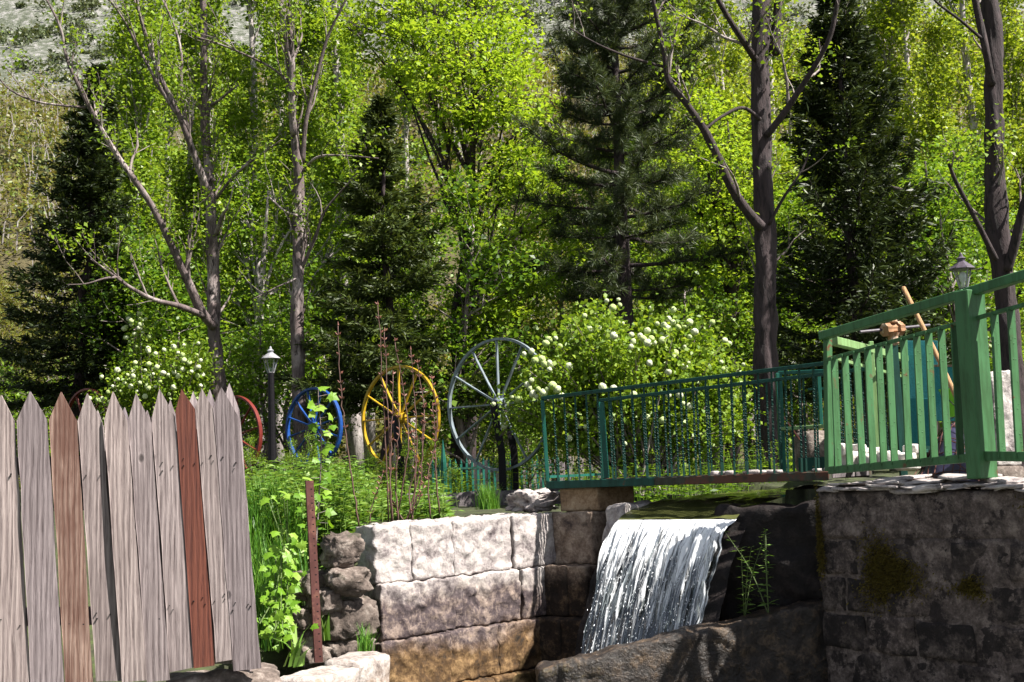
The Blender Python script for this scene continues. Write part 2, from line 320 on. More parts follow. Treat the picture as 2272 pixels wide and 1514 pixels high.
# ------------------------------------------------------------------ building blocks
def wl(o):
    l = Vector((0, 0, 0))
    while o is not None: l += o.location; o = o.parent
    return np.array(l)
def link(name, me, mat=None, parent=None, loc=None):
    o = bpy.data.objects.new(name, me); COL.objects.link(o)
    if mat is not None and me is not None: me.materials.append(mat)
    if parent is not None: o.parent = parent
    if loc is not None: o.location = loc
    return o
def tag(o, label=None, cat=None, group=None, kind=None):
    if label: o['label'] = label
    if cat: o['category'] = cat
    if group: o['group'] = group
    if kind: o['kind'] = kind
    return o
def thing(name, loc, label, cat, group=None):
    o = bpy.data.objects.new(name, None); COL.objects.link(o); o.location = [float(x) for x in loc]; o.empty_display_size = 0.1
    return tag(o, label, cat, group)
class MB:
    def __init__(s): s.v = []; s.f = []; s.n = 0
    def add(s, v, f):
        v = np.asarray(v, float); s.v.append(v); s.f.extend([tuple(int(i) + s.n for i in q) for q in f]); s.n += len(v)
    def box8(s, c):
        s.add(c, [(0, 3, 2, 1), (4, 5, 6, 7), (0, 1, 5, 4), (1, 2, 6, 5), (2, 3, 7, 6), (3, 0, 4, 7)])
    def box(s, c, size, rz=0.0):
        x, y, z = [k / 2 for k in size]; ca, sa = math.cos(rz), math.sin(rz); o = []
        for dz in (-z, z):
            for dx, dy in ((-x, -y), (x, -y), (x, y), (-x, y)): o.append((c[0] + dx * ca - dy * sa, c[1] + dx * sa + dy * ca, c[2] + dz))
        s.box8(o)
    def bar(s, p, q, w, h, side=None):
        p, q = np.array(p, float), np.array(q, float); t = (q - p) / np.linalg.norm(q - p)
        if side is None: side = np.cross(t, (0, 0, 1.0)) if abs(t[2]) < 0.9 else np.array([1.0, 0, 0])
        side = np.array(side, float); side -= t * (side @ t); side /= np.linalg.norm(side); up = np.cross(side, t)
        o = []
        for e in (p, q):
            for a, b in ((-1, -1), (1, -1), (1, 1), (-1, 1)): o.append(e + side * a * w / 2 + up * b * h / 2)
        s.box8(o)
    def tube(s, pts, rad, n=6, cap=True):
        pts = np.asarray(pts, float); k = len(pts); rad = np.broadcast_to(np.asarray(rad, float), (k,))
        t = np.gradient(pts, axis=0); t /= np.linalg.norm(t, axis=1)[:, None] + 1e-12
        ref = np.array([0.31, 0.2, 0.93]) if abs(t[0] @ np.array([0.31, 0.2, 0.93])) < 0.85 else np.array([1.0, 0.1, 0])
        a = np.cross(t, ref); a /= np.linalg.norm(a, axis=1)[:, None] + 1e-12; b = np.cross(t, a)
        th = np.arange(n) * 2 * math.pi / n
        v = pts[:, None, :] + rad[:, None, None] * (a[:, None, :] * np.cos(th)[None, :, None] + b[:, None, :] * np.sin(th)[None, :, None])
        f = [(i * n + j, i * n + (j + 1) % n, (i + 1) * n + (j + 1) % n, (i + 1) * n + j) for i in range(k - 1) for j in range(n)]
        if cap and n > 3: f += [tuple(range(n))[::-1], tuple((k - 1) * n + j for j in range(n))]
        s.add(v.reshape(-1, 3), f)
    def lathe(s, c, prof, n=12, rz=0.0):
        v = []
        for r, z in prof:
            for j in range(n):
                th = rz + 2 * math.pi * j / n; v.append((c[0] + r * math.cos(th), c[1] + r * math.sin(th), c[2] + z))
        k = len(prof)
        f = [(i * n + j, i * n + (j + 1) % n, (i + 1) * n + (j + 1) % n, (i + 1) * n + j) for i in range(k - 1) for j in range(n)]
        f += [tuple(range(n))[::-1], tuple((k - 1) * n + j for j in range(n))]
        s.add(v, f)
    def build(s, name, mat, parent=None, smooth=False, weld=False, bevel=0, loc=None):
        v = np.concatenate(s.v) if s.v else np.zeros((0, 3))
        off = wl(parent) if parent is not None else np.zeros(3)
        if loc is not None: off = off + np.array(loc) - (wl(parent) if parent is not None else 0)
        me = bpy.data.meshes.new(name); me.from_pydata((v - off).tolist(), [], s.f)
        if weld or bevel:
            bm = bmesh.new(); bm.from_mesh(me)
            if weld: bmesh.ops.remove_doubles(bm, verts=bm.verts, dist=1e-4)
            if bevel: bmesh.ops.bevel(bm, geom=[e for e in bm.edges if e.calc_face_angle(1.0) > 0.5], offset=bevel, segments=1, affect='EDGES', clamp_overlap=True)
            bmesh.ops.recalc_face_normals(bm, faces=bm.faces); bm.to_mesh(me); bm.free()
        if smooth: me.shade_smooth()
        o = link(name, me, mat, parent)
        if loc is not None: o.location = Vector([float(x) for x in (np.array(loc) - (wl(parent) if parent is not None else 0))])
        return o
def rough_block(mb, org, ax, size, res=0.03, rnd=0.02, amp=0.02, frq=5.0, seed=0, wobble=0.0):
    """box from org along unit axes ax (3x3 rows) with edges rounded and surface displaced by noise"""
    ax = np.asarray(ax, float); size = np.asarray(size, float); half = size / 2
    pts, faces, n = [], [], 0
    for k in range(3):
        i, j = [q for q in range(3) if q != k]
        ni, nj = max(2, int(size[i] / res)), max(2, int(size[j] / res))
        for sg in (-1, 1):
            gi, gj = np.meshgrid(np.linspace(-half[i], half[i], ni + 1), np.linspace(-half[j], half[j], nj + 1), indexing='ij')
            p = np.zeros((gi.size, 3)); p[:, i] = gi.ravel(); p[:, j] = gj.ravel(); p[:, k] = sg * half[k]
            pts.append(p); w = nj + 1
            for a in range(ni):
                for b in range(nj):
                    q = (n + a * w + b, n + (a + 1) * w + b, n + (a + 1) * w + b + 1, n + a * w + b + 1)
                    faces.append(q if (sg > 0) == (k != 1) else q[::-1])
            n += len(p)
    p = np.concatenate(pts); r = min(rnd, *(half * 0.9))
    inner = np.clip(p, -(half - r), half - r); d = p - inner; p = inner + d / (np.linalg.norm(d, axis=1)[:, None] + 1e-9) * r
    w = np.asarray(org, float) + (p + half) @ ax
    q = w * frq + seed * 3.7
    disp = np.stack([fbm(q, 4, 3), fbm(q + 31.3, 4, 5), fbm(q + 77.7, 4, 7)], 1) * amp
    if wobble: disp += np.stack([vnoise(w * 1.6 + seed, 11), vnoise(w * 1.6 + seed, 12), vnoise(w * 1.6 + seed, 13)], 1) * wobble
    mb.add(w + disp, faces)
def grid_mesh(name, X, mat, parent=None, uv=None, smooth=True):
    """X: (n,m,3) array of points"""
    n, m = X.shape[:2]; me = bpy.data.meshes.new(name)
    idx = np.arange(n * m).reshape(n, m)
    q = np.stack([idx[:-1, :-1], idx[1:, :-1], idx[1:, 1:], idx[:-1, 1:]], -1).reshape(-1, 4)
    fill(me, X.reshape(-1, 3) - (wl(parent) if parent is not None else 0), q)
    if uv is not None:
        l = me.uv_layers.new(name='UVMap'); l.data.foreach_set('uv', uv.reshape(-1, 2)[q.ravel()].astype(np.float32).ravel())
    if smooth: me.shade_smooth()
    return link(name, me, mat, parent)
def fill(me, v, q):
    k = q.shape[1]; me.vertices.add(len(v)); me.vertices.foreach_set('co', np.asarray(v, np.float32).ravel())
    me.loops.add(q.size); me.loops.foreach_set('vertex_index', q.astype(np.int32).ravel())
    me.polygons.add(len(q)); me.polygons.foreach_set('loop_start', np.arange(0, q.size, k, dtype=np.int32))
    me.update(calc_edges=True)
def unit(a): return a / (np.linalg.norm(a, axis=-1, keepdims=True) + 1e-9)
def leaf_verts(pos, d, nrm, L, W, fold=0.25):
    d = unit(d); side = unit(np.cross(d, nrm)); up = np.cross(side, d)
    L = np.broadcast_to(L, (len(pos),))[:, None]; W = np.broadcast_to(W, (len(pos),))[:, None]
    a = pos; m = pos + d * L * 0.45
    return np.stack([a, m + side * W / 2 + up * W * fold, pos + d * L, m - side * W / 2 + up * W * fold], 1).reshape(-1, 3)
def leaves(name, pos, d, nrm, L, W, mat, parent=None, fold=0.25):
    v = leaf_verts(pos, d, nrm, L, W, fold); q = np.arange(len(v)).reshape(-1, 4)
    me = bpy.data.meshes.new(name); fill(me, v - (wl(parent) if parent is not None else 0), q)
    return link(name, me, mat, parent)
def rv(rg, n): return unit(rg.normal(size=(n, 3)))
def crown_leaves(name, anchors, per, spread, L, W, mat, parent, rg, flat=0.5, droop=-0.1):
    A = np.repeat(np.asarray(anchors), per, 0); n = len(A)
    pos = A + rg.normal(size=(n, 3)) * np.asarray(spread); d = rv(rg, n); d[:, 2] = d[:, 2] * 0.6 + droop
    nr = rv(rg, n); nr[:, 2] = np.abs(nr[:, 2]) + flat
    return leaves(name, pos, d, nr, L * (k_ := rg.uniform(0.4, 1.5, n)), W * k_ * rg.uniform(0.7, 1.2, n), mat, parent)
def smooth_path(p, k=5):
    p = np.asarray(p, float)
    if len(p) < 3: return np.stack([p[0] + (p[-1] - p[0]) * t for t in np.linspace(0, 1, k + 1)])
    e = np.concatenate([[2 * p[0] - p[1]], p, [2 * p[-1] - p[-2]]]); o = []
    for i in range(1, len(e) - 2):
        for t in np.arange(k) / k:
            o.append(0.5 * ((2 * e[i]) + (e[i + 1] - e[i - 1]) * t + (2 * e[i - 1] - 5 * e[i] + 4 * e[i + 1] - e[i + 2]) * t ** 2 + (3 * e[i] - e[i - 1] - 3 * e[i + 1] + e[i + 2]) * t ** 3))
    o.append(p[-1]); return np.array(o)
def grow(mb, rg, pts, rad, dens, ln, lev, anchors, up=0.35, t0=0.15, wig=0.12, ang=(35, 65), last=0.006):
    """side branches along a path; anchors collects leaf points"""
    pts = np.asarray(pts); seg = np.linalg.norm(np.diff(pts, axis=0), axis=1); cum = np.concatenate([[0], np.cumsum(seg)]); tot = cum[-1]
    n = max(1, int(dens[0] * tot))
    for _ in range(n):
        t = rg.uniform(t0, 1.0); s = t * tot; i = min(len(seg) - 1, int(np.searchsorted(cum, s) - 1)); i = max(i, 0)
        f = (s - cum[i]) / (seg[i] + 1e-9); p = pts[i] * (1 - f) + pts[i + 1] * f; r0 = rad[i] * (1 - f) + rad[i + 1] * f
        tg = unit(pts[i + 1] - pts[i]); a = math.radians(rg.uniform(*ang)); w = unit(np.cross(tg, rv(rg, 1)[0]))
        d = unit(tg * math.cos(a) + w * math.sin(a) + np.array([0, 0, up])); l = ln[0] * rg.uniform(0.45, 1.2) * (1.15 - 0.5 * t)
        k = 5 if len(dens) > 1 else 4; q = [p]; dd = d
        for _k in range(k - 1):
            dd = unit(dd + rg.normal(size=3) * wig + np.array([0, 0, up * 0.15])); q.append(q[-1] + dd * l / (k - 1))
        q = np.array(q); rr = np.linspace(min(r0 * 0.6, l * 0.02 + last), last * 0.5, k)
        mb.tube(q, rr, 5 if len(dens) > 1 else 3, cap=False)
        if len(dens) > 1:
            grow(mb, rg, q, rr, dens[1:], ln[1:], lev + 1, anchors, up, 0.2, wig, ang, last)
            anchors.append(q[-1])
        else:
            for e in (0.35, 0.6, 0.8, 1.0):
                j = e * (k - 1); jj = min(int(j), k - 2); anchors.append(q[jj] + (q[jj + 1] - q[jj]) * (j - jj))

# ------------------------------------------------------------------ ground, hill, water
A0, B0 = np.array([-0.97, 8.2]), np.array([0.98, 10.0])
TD = (B0 - A0) / np.linalg.norm(B0 - A0); ND = np.array([TD[1], -TD[0]])
LIPL, LIPR = P(1372, 1154, 8.78), P(1632, 1152, 8.24)
C0, D0 = np.array([colx(1814, 7.75, -0.5), 7.75]), np.array([colx(2272, 6.62, -0.5), 6.62])
RD = (D0 - C0) / np.linalg.norm(D0 - C0); RN = np.array([RD[1], -RD[0]])   # RN towards camera/stream
RB = -RN                                                                    # into the terrace
def gz(x, y):
    x, y = np.asarray(x, float), np.asarray(y, float)
    a = (x - A0[0]) * ND[0] + (y - A0[1]) * ND[1]; b = (x - C0[0]) * RB[0] + (y - C0[1]) * RB[1]
    ar = (x - LIPR[0]) * ND[0] + (y - LIPR[1]) * ND[1]; s = (x - LIPR[0]) * TD[0] + (y - LIPR[1]) * TD[1]
    garden = -0.36 + 0.012 * (y - 10) * (y > 10)
    bank = -1.22 + (garden + 1.22) * sstep(7.7, 9.3, y + 0.25 * np.minimum(0, x + 1.0) * -1) + 0.3 * sstep(6.5, 4.5, y) * (x < 0)
    left = np.where(y > 9.6, garden, np.minimum(garden, bank))
    z = np.where(a < -0.25, left, -1.85)
    up = (s > 0.15) & (a >= -0.25); z = np.where(up & (ar < 0.12) & (y < 19), -0.95, z)
    z = np.where((ar >= 0.12) & (b > 0.25) & (s > -0.2), -0.21, z)
    z = np.where((b > 0.25) & (x > C0[0] + 0.4), -0.21, z)
    z = np.where(y >= 19, garden, z)
    return z
def axis(lo, hi, a, b, st, growf=1.35):
    c = list(np.arange(a, b, st)); x, k = a, st
    while x > lo: k *= growf; x -= k; c.insert(0, x)
    x, k = c[-1], st
    while x < hi: k *= growf; x += k; c.append(x)
    return np.array(c)
gx, gy = axis(-300, 300, -5, 6, 0.1), axis(-40, 80, 4, 14, 0.1)
X, Y = np.meshgrid(gx, gy, indexing='ij'); Z = gz(X, Y)
Z = Z + 0.03 * fbm(np.stack([X.ravel() * 2, Y.ravel() * 2, 0 * X.ravel()], 1), 3).reshape(X.shape)
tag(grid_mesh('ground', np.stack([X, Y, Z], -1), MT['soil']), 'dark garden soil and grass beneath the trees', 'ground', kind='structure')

def hz(x, y):
    x, y = np.asarray(x, float), np.asarray(y, float)
    b = np.maximum(0, y - 46) * 0.63
    n = fbm(np.stack([x / 22, y / 22, 0 * x], -1).reshape(-1, 3), 5, 4).reshape(x.shape)
    return -1.0 + b + n * 2.6 * sstep(46, 75, y)
hx, hy = np.linspace(-170, 170, 170), np.linspace(44, 300, 150)
X, Y = np.meshgrid(hx, hy, indexing='ij')
tag(grid_mesh('hillside', np.stack([X, Y, hz(X, Y)], -1), MT['hill']), 'mountain slope of brown spring woodland below grey scree', 'hill', kind='structure')

# upstream water (s across from left wall to right bank, t upstream)
S, T = np.meshgrid(np.linspace(0, 1, 40), np.linspace(0, 1, 80) ** 1.6 * 7.0, indexing='ij')
lip = LIPL[None, None, :] + (LIPR - LIPL)[None, None, :] * S[..., None]
W = lip + np.stack([TD[0] * T, TD[1] * T, 0.15 * (1 - np.exp(-T / 0.30))], -1)
W[..., 2] += 0.006 * fbm(W.reshape(-1, 3) * 6, 3, 9).reshape(S.shape) * (1 + 1.5 * (T < 0.5))
tag(grid_mesh('stream', W, MT['water']), 'olive green stream water sliding to the weir lip', 'stream', kind='structure')
FW = np.array([-TD[0], -TD[1], 0]); FH = 1.08
def fallp(s, t, off=0.0):
    b = LIPL + (LIPR - LIPL) * np.asarray(s)[..., None]
    w = b + FW * (0.54 * np.asarray(t))[..., None]; w[..., 2] -= FH * (0.40 * t + 0.60 * t * t); w[..., 2] += off; w += FW * (off * 0.6); return w
S, T = np.meshgrid(np.linspace(0.0, 1, 150), np.linspace(0, 1, 110), indexing='ij')
w = fallp(S, T); st = np.stack([S * 38, T * 3.2, 0 * S], -1).reshape(-1, 3)
r_ = fbm(st, 4, 21).reshape(S.shape) * sstep(0, 0.15, T) * 0.028
w = w + FW * r_[..., None]; w[..., 2] += r_ * 0.5
edge = (1 - sstep(0.0, 0.06, 1 - S)) * 0.05 * T + (fbm(np.stack([T * 9, S * 2, 0 * S], -1).reshape(-1, 3), 3, 31).reshape(S.shape)) * 0.02
w[..., 0] -= edge * (S > 0.9)
fall = tag(grid_mesh('waterfall', w, MT['fall'], uv=np.stack([S, T], -1)), 'white sheet of water streaming down the weir', 'waterfall', kind='structure')
rg = np.random.default_rng(5)
n = 1600; s_, t_ = rg.uniform(0.05, 0.95, n), rg.beta(1.6, 1.0, n); dp = fallp(s_, t_) + FW * rg.uniform(0.0, 0.045, n)[:, None] + rg.normal(size=(n, 3)) * 0.008
drops = leaves('water_drops', dp, np.stack([FW[0] * 0.4 + 0 * s_, FW[1] * 0.4 + 0 * s_, -1 + 0 * s_], 1) + rg.normal(size=(n, 3)) * 0.25, rv(rg, n) + np.array([0.6, -0.6, 0.3]), rg.uniform(0.006, 0.022, n), rg.uniform(0.003, 0.006, n), plain('spray_white', (0.82, 0.85, 0.9), 0.3, var=0.02, bmp=0), None)
tag(drops, 'white spray and drops thrown off the waterfall', 'spray', kind='stuff')
S, T = np.meshgrid(np.linspace(0, 1, 60), np.linspace(0, 1, 60), indexing='ij')
pw = np.stack([-1.5 + 4.5 * S, 5.6 + 3.6 * T, -1.50 + 0 * S], -1); pw[..., 2] += 0.03 * fbm(pw.reshape(-1, 3) * 5, 4, 2).reshape(S.shape)
tag(grid_mesh('pool', pw, MT['pool'], uv=np.stack([S * 3, T * 3], -1)), 'foaming pool below the weir', 'pool', kind='structure')
# rock behind the falling sheet
mb = MB(); S, T = np.meshgrid(np.linspace(-0.08, 1.06, 50), np.linspace(0, 1.12, 40), indexing='ij'); w = fallp(S, T, -0.06)
w += 0.025 * fbm(w.reshape(-1, 3) * 7, 4, 8).reshape(S.shape)[..., None]
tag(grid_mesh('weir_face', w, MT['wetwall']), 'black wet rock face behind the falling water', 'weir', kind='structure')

# ------------------------------------------------------------------ left stone wall
def s_at(u, z, off=0.0):
    lo, hi = -1.5, 4.0
    for _ in range(40):
        m = (lo + hi) / 2; p = A0 + TD * m + ND * off
        if proj((p[0], p[1], z))[0] < u: lo = m
        else: hi = m
    return lo
AX = np.array([[TD[0], TD[1], 0], [-ND[0], -ND[1], 0], [0, 0, 1.0]])
wall = thing('stone_wall', (A0[0], A0[1], -1.7), 'bleached limestone block wall stained brown towards its foot beside the waterfall', 'wall')
mb = MB(); rnd = random.Random(3)
courses = [(-0.325, -0.725, [834, 915, 1006, 1140, 1236], 0.0), (-0.728, -1.10, [846, 1010, 1163, 1222], 0.03), (-1.104, -1.46, [846, 1000, 1108, 1205], 0.07), (-1.464, -1.85, [790, 960, 1100, 1190], 0.10)]
for ci, (z1, z0, us, off) in enumerate(courses):
    for k in range(len(us) - 1):
        zc = (z0 + z1) / 2; s0, s1 = s_at(us[k], zc, off), s_at(us[k + 1], zc, off); jt = rnd.uniform(-0.012, 0.012)
        gap = 0.002 if us[k + 1] not in (1140, 1163) else 0.028
        o = A0 + TD * (s0 + 0.001) + ND * (off + jt)
        rough_block(mb, (o[0], o[1], z0), AX, (s1 - s0 - gap, 0.55 if k else 0.24, z1 - z0 - 0.004), 0.016, 0.006, 0.012, 20, seed=0, wobble=0.004)
mb.build('block_facing', MT['lime'], wall, smooth=True, weld=True)
mb = MB(); s1 = s_at(1380, -0.5); o = A0 + TD * 0.30 - ND * 0.03
rough_block(mb, (o[0], o[1], -1.85), AX, (s1 - 0.35, 0.35, 1.48), 0.12, 0.02, 0.0, 4)
mb.build('mortar_core', MT['wetwall'], wall)
# buttress and pier under the bridge end: front face turned like the bridge, right flank along the stream
def xy_at(u, z, base, dr):
    lo, hi = -2.0, 3.0
    for _ in range(40):
        m = (lo + hi) / 2; p = base + dr * m
        if proj((p[0], p[1], z))[0] < u: lo = m
        else: hi = m
    return base + dr * lo
BDX = unit(P(1842, 1046, 8.2)[:2] - P(1215, 1068, 9.4)[:2])
AB = np.array([[BDX[0], BDX[1], 0], [TD[0], TD[1], 0], [0, 0, 1.0]])
mb = MB()
for k, (z1, z0, ul, ur) in enumerate(((-0.322, -0.722, 1228, 1318), (-0.725, -1.10, 1206, 1302), (-1.104, -1.47, 1188, 1292), (-1.473, -1.85, 1170, 1280))):
    zc = (z0 + z1) / 2; q0 = xy_at(ul, zc, A0 + ND * (0.012 * k), TD); q1 = xy_at(ur, zc, q0, BDX); w_ = np.linalg.norm(q1 - q0)
    for j, (e0, e1) in enumerate(((0, 1),) if k == 0 else ((0, 0.55), (0.555, 1))):
        o = q0 + BDX * w_ * e0; rough_block(mb, (o[0], o[1], z0), AB, (w_ * (e1 - e0), 0.62, z1 - z0), 0.018, 0.012, 0.012, 10, seed=0, wobble=0.012)
mb.build('buttress', MT['butt'], wall, smooth=True, weld=True)
q0 = xy_at(1243, -0.22, A0 + ND * 0.02, TD); q1 = xy_at(1328, -0.22, q0, BDX); mb = MB()
rough_block(mb, (q0[0], q0[1], -0.318), AB, (np.linalg.norm(q1 - q0), 0.42, 0.185), 0.02, 0.01, 0.006, 8, seed=5)
tag(mb.build('bridge_pier', MT['tan'], None, smooth=True, weld=True), 'squared stone pier carrying the left end of the footbridge', 'pier')
# rough pale lump beside the pier
def boulder(name, c, r, mat, seed, label, cat='stone', group=None, amp=0.18, rz=0.0, res=3, frq=1.6):
    bm = bmesh.new(); bmesh.ops.create_icosphere(bm, subdivisions=res, radius=1.0)
    q = np.array([v.co[:] for v in bm.verts]); q = np.sign(q) * np.abs(q) ** 0.5
    q *= (1 + amp * fbm(q * frq + seed * 5.1, 4, seed))[:, None]; ca, sa = math.cos(rz), math.sin(rz); q = q * np.asarray(r) * 0.80
    q = np.stack([q[:, 0] * ca - q[:, 1] * sa, q[:, 0] * sa + q[:, 1] * ca, q[:, 2]], 1)
    for v, p in zip(bm.verts, q): v.co = p
    me = bpy.data.meshes.new(name); bm.to_mesh(me); bm.free(); me.shade_smooth()
    o = link(name, me, mat, None, [float(x) for x in c]); return tag(o, label, cat, group)
boulder('boulder', P(1182, 1112, 9.75), (0.24, 0.20, 0.10), MT['limeclean'], 4, 'jagged white boulder lying on the wall top against the bridge pier', 'boulder', amp=0.45, rz=0.7, res=4, frq=2.6)

mb = MB(); o = LIPL[:2] - ND * 0.20 + TD * 0.03
rough_block(mb, (o[0], o[1], -0.9), [[TD[0], TD[1], 0], [ND[0], ND[1], 0], [0, 0, 1]], (1.6, 0.22, 0.64), 0.025, 0.04, 0.03, 6, seed=12, wobble=0.03)
tag(mb.build('lip_stone', MT['limeclean'], None, smooth=True, weld=True), 'rough pale stone edging the stream at the top left of the waterfall', 'stone')
# dry stone stack beside the wall end
stack = [(755, 1222, 42, 40, 'sunlit block topmost on the stone stack beside the wall end'), (688, 1298, 42, 33, 'rough stone left of the stack behind the rusty post top'), (768, 1290, 52, 32, 'wide flat stone under the topmost block of the stack'), (670, 1372, 34, 26, 'rounded pale stone at the left edge of the stack'), (775, 1372, 62, 48, 'largest dark stone in the stack against the wall end'), (720, 1330, 34, 30, 'shaded stone wedged behind the rusty post'), (668, 1418, 32, 34, 'dark stone low on the left of the stack'), (770, 1440, 55, 30, 'bottom stone of the stack above the grass tuft'), (700, 1452, 40, 28, 'low stone at the foot of the rusty post')]
for k, (u, v, ru, rv_, lab) in enumerate(stack):
    d = 7.9 + 0.05 * math.sin(k * 2.1); c = P(u, v, d)
    boulder('field_stone', c, (ru * d / F0 * 1.12, 0.17, rv_ * d / F0 * 1.12), MT['field'], 20 + k, lab, 'stone', 'stones stacked beside the wall end', 0.24, rz=0.5 + 0.2 * math.sin(k * 3), res=4, frq=2.4)
# low wall across the bottom foreground
low = thing('low_wall', P(700, 1500, 6.7), 'low foreground wall with bleached capstone and stained face, bottom of the view', 'wall')
mb = MB(); e0, e1 = P(596, 1498, 6.3), P(842, 1455, 7.35); t3 = unit((e1 - e0)[:2]); n3 = np.array([-t3[1], t3[0]]); L3 = np.linalg.norm((e1 - e0)[:2])
ax3 = np.array([[t3[0], t3[1], 0], [n3[0], n3[1], 0], [0, 0, 1.0]]); zt = -1.10
for k, (a, b) in enumerate(((0, 0.38), (0.385, 0.80), (0.805, 1.12))):
    o = e0[:2] + t3 * L3 * a; rough_block(mb, (o[0], o[1], -1.8), ax3, (L3 * (b - a), 0.28, 0.68 + 0.02 * k), 0.03, 0.03, 0.016, 6, seed=60 + k)
mb.build('block_facing', stonemat('stained_limestone', [(0.36, (0.08, 0.06, 0.055)), (0.46, (0.26, 0.22, 0.20)), (0.60, (0.46, 0.42, 0.39))], 8, zramp=[(-1.2, TANST, 0.05)]), low, smooth=True, weld=True)

# ------------------------------------------------------------------ right block wall
rw = thing('block_wall', (C0[0], C0[1], -1.8), 'shaded grey block wall with black lichen and mossy patches under the green fence', 'wall')
AR = np.array([[RD[0], RD[1], 0], [RB[0], RB[1], 0], [0, 0, 1.0]]); LR = 2.6
mb = MB(); rough_block(mb, (C0[0], C0[1], -0.50), AR, (LR, 0.5, 0.30), 0.03, 0.03, 0.012, 6, seed=1, wobble=0.012)
mb.build('cement_band', MT['cement'], rw, smooth=True, weld=True)
mb = MB(); z1 = -0.503
for r in range(6):
    hgt = [0.235, 0.225, 0.24, 0.23, 0.25, 0.25][r]; x = -0.0
    first = True
    while x < LR:
        wd = 0.20 if first and r % 2 else rnd.uniform(0.22, 0.42)
        o = C0 + RD * x + RN * rnd.uniform(-0.012, 0.012)
        rough_block(mb, (o[0], o[1], z1 - hgt + 0.006), AR, (wd - 0.012, 0.4, hgt - 0.012), 0.026, 0.016, 0.012, 8, seed=r * 20 + int(x * 10), wobble=0.006)
        x += wd; first = False
    z1 -= hgt
mb.build('block_facing', MT['blockwall'], rw, smooth=True, weld=True)
mb = MB(); o = C0 + RB * 0.004 + RD * 0.004; rough_block(mb, (o[0], o[1], -1.9), AR, (LR, 0.36, 1.42), 0.03, 0.01, 0.008, 9); mb.build('mortar_bed', MT['cement'], rw, smooth=True, weld=True)
def moss_patch(cx, cz, ru, rz_, n, sd):
    rg = np.random.default_rng(sd); a = rg.normal(size=(n, 2)) * 0.45; k = 1 + 0.35 * np.sin(np.arctan2(a[:, 1], a[:, 0]) * 3 + sd)
    pos2 = C0[None, :] + RD[None, :] * (cx + a[:, 0] * ru * k)[:, None] + RN[None, :] * 0.012
    pos = np.concatenate([pos2, (cz + a[:, 1] * rz_ * k)[:, None]], 1)
    d = np.array([RN[0], RN[1], -0.4]) + rg.normal(size=(n, 3)) * 0.5
    leaves('moss', pos, d, rv(rg, n), rg.uniform(0.012, 0.035, n), rg.uniform(0.006, 0.012, n), MT['moss'], rw)
moss_patch(0.52, -0.70, 0.19, 0.17, 5000, 2); moss_patch(0.035, -0.50, 0.02, 0.24, 1800, 3); moss_patch(1.08, -0.76, 0.10, 0.06, 800, 4); moss_patch(1.62, -0.33, 0.12, 0.14, 2500, 5)
for k in range(34):
    x = rnd.uniform(0.02, 2.3) if k > 20 else 0.04 + k * 0.105; lay = 0 if k <= 20 else 1; mb = MB()
    o = C0 + RD * x + RN * rnd.uniform(-0.02, 0.07) * (1 if k <= 20 else -1); wd, dp_, th = rnd.uniform(0.14, 0.34), rnd.uniform(0.18, 0.36), rnd.uniform(0.012, 0.03)
    an = rnd.uniform(-0.3, 0.3); ca, sa = math.cos(an), math.sin(an); a1 = RD * ca + RB * sa; a2 = RB * ca - RD * sa
    rough_block(mb, (o[0], o[1], -0.197 + lay * 0.034), [[*a1, rnd.uniform(-0.05, 0.05)], [*a2, rnd.uniform(-0.04, 0.06)], [0, 0, 1.0]], (wd, dp_, th), 0.03, 0.008, 0.012, 9, seed=k, wobble=0.03)
    mb.build('coping_slab', MT['slate'], rw, smooth=True, weld=True)
# dark weir abutment between the fall and the block wall
dw = np.array([LIPR[0], LIPR[1]]); t4 = unit(C0 + RB * 0.25 - dw); n4 = np.array([-t4[1], t4[0]]); L4 = np.linalg.norm(C0 + RB * 0.25 - dw) + 0.15
mb = MB(); dw = dw - t4 * 0.16 + n4 * 0.04; rough_block(mb, (dw[0], dw[1], -1.85), [[*t4, 0], [*n4, 0], [0, 0, 1]], (L4 + 0.16, 0.5, 1.85 - 0.285), 0.03, 0.05, 0.03, 5, seed=9, wobble=0.03)
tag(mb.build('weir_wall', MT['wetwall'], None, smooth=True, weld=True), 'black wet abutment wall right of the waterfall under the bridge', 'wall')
mb = MB(); o = LIPR[:2] + TD * 0.45 + ND * 0.16
rough_block(mb, (o[0], o[1], -1.2), [[TD[0], TD[1], 0], [ND[0], ND[1], 0], [0, 0, 1]], (4.5, 0.35, 1.02), 0.06, 0.04, 0.02, 5, seed=2, wobble=0.03)
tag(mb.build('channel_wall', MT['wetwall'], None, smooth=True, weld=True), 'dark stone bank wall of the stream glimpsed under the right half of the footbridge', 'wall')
# sloping stone ledge crossing in front of the fall
e0, e1 = P(1195, 1488, 7.65), P(1850, 1328, 7.85); mb = MB(); tl = unit(e1 - e0); nl = unit(np.array([-tl[1], tl[0], 0])); ul = np.cross(tl, nl)
rough_block(mb, e0 - ul * 0.75, [tl, nl, ul], (np.linalg.norm(e1 - e0) + 0.1, 0.28, 0.75), 0.02, 0.03, 0.018, 10, seed=33, wobble=0.012)
tag(mb.build('stone_ledge', MT['beam_st'], None, smooth=True, weld=True), 'wet brown stone ledge sloping across in front of the waterfall foot', 'ledge')
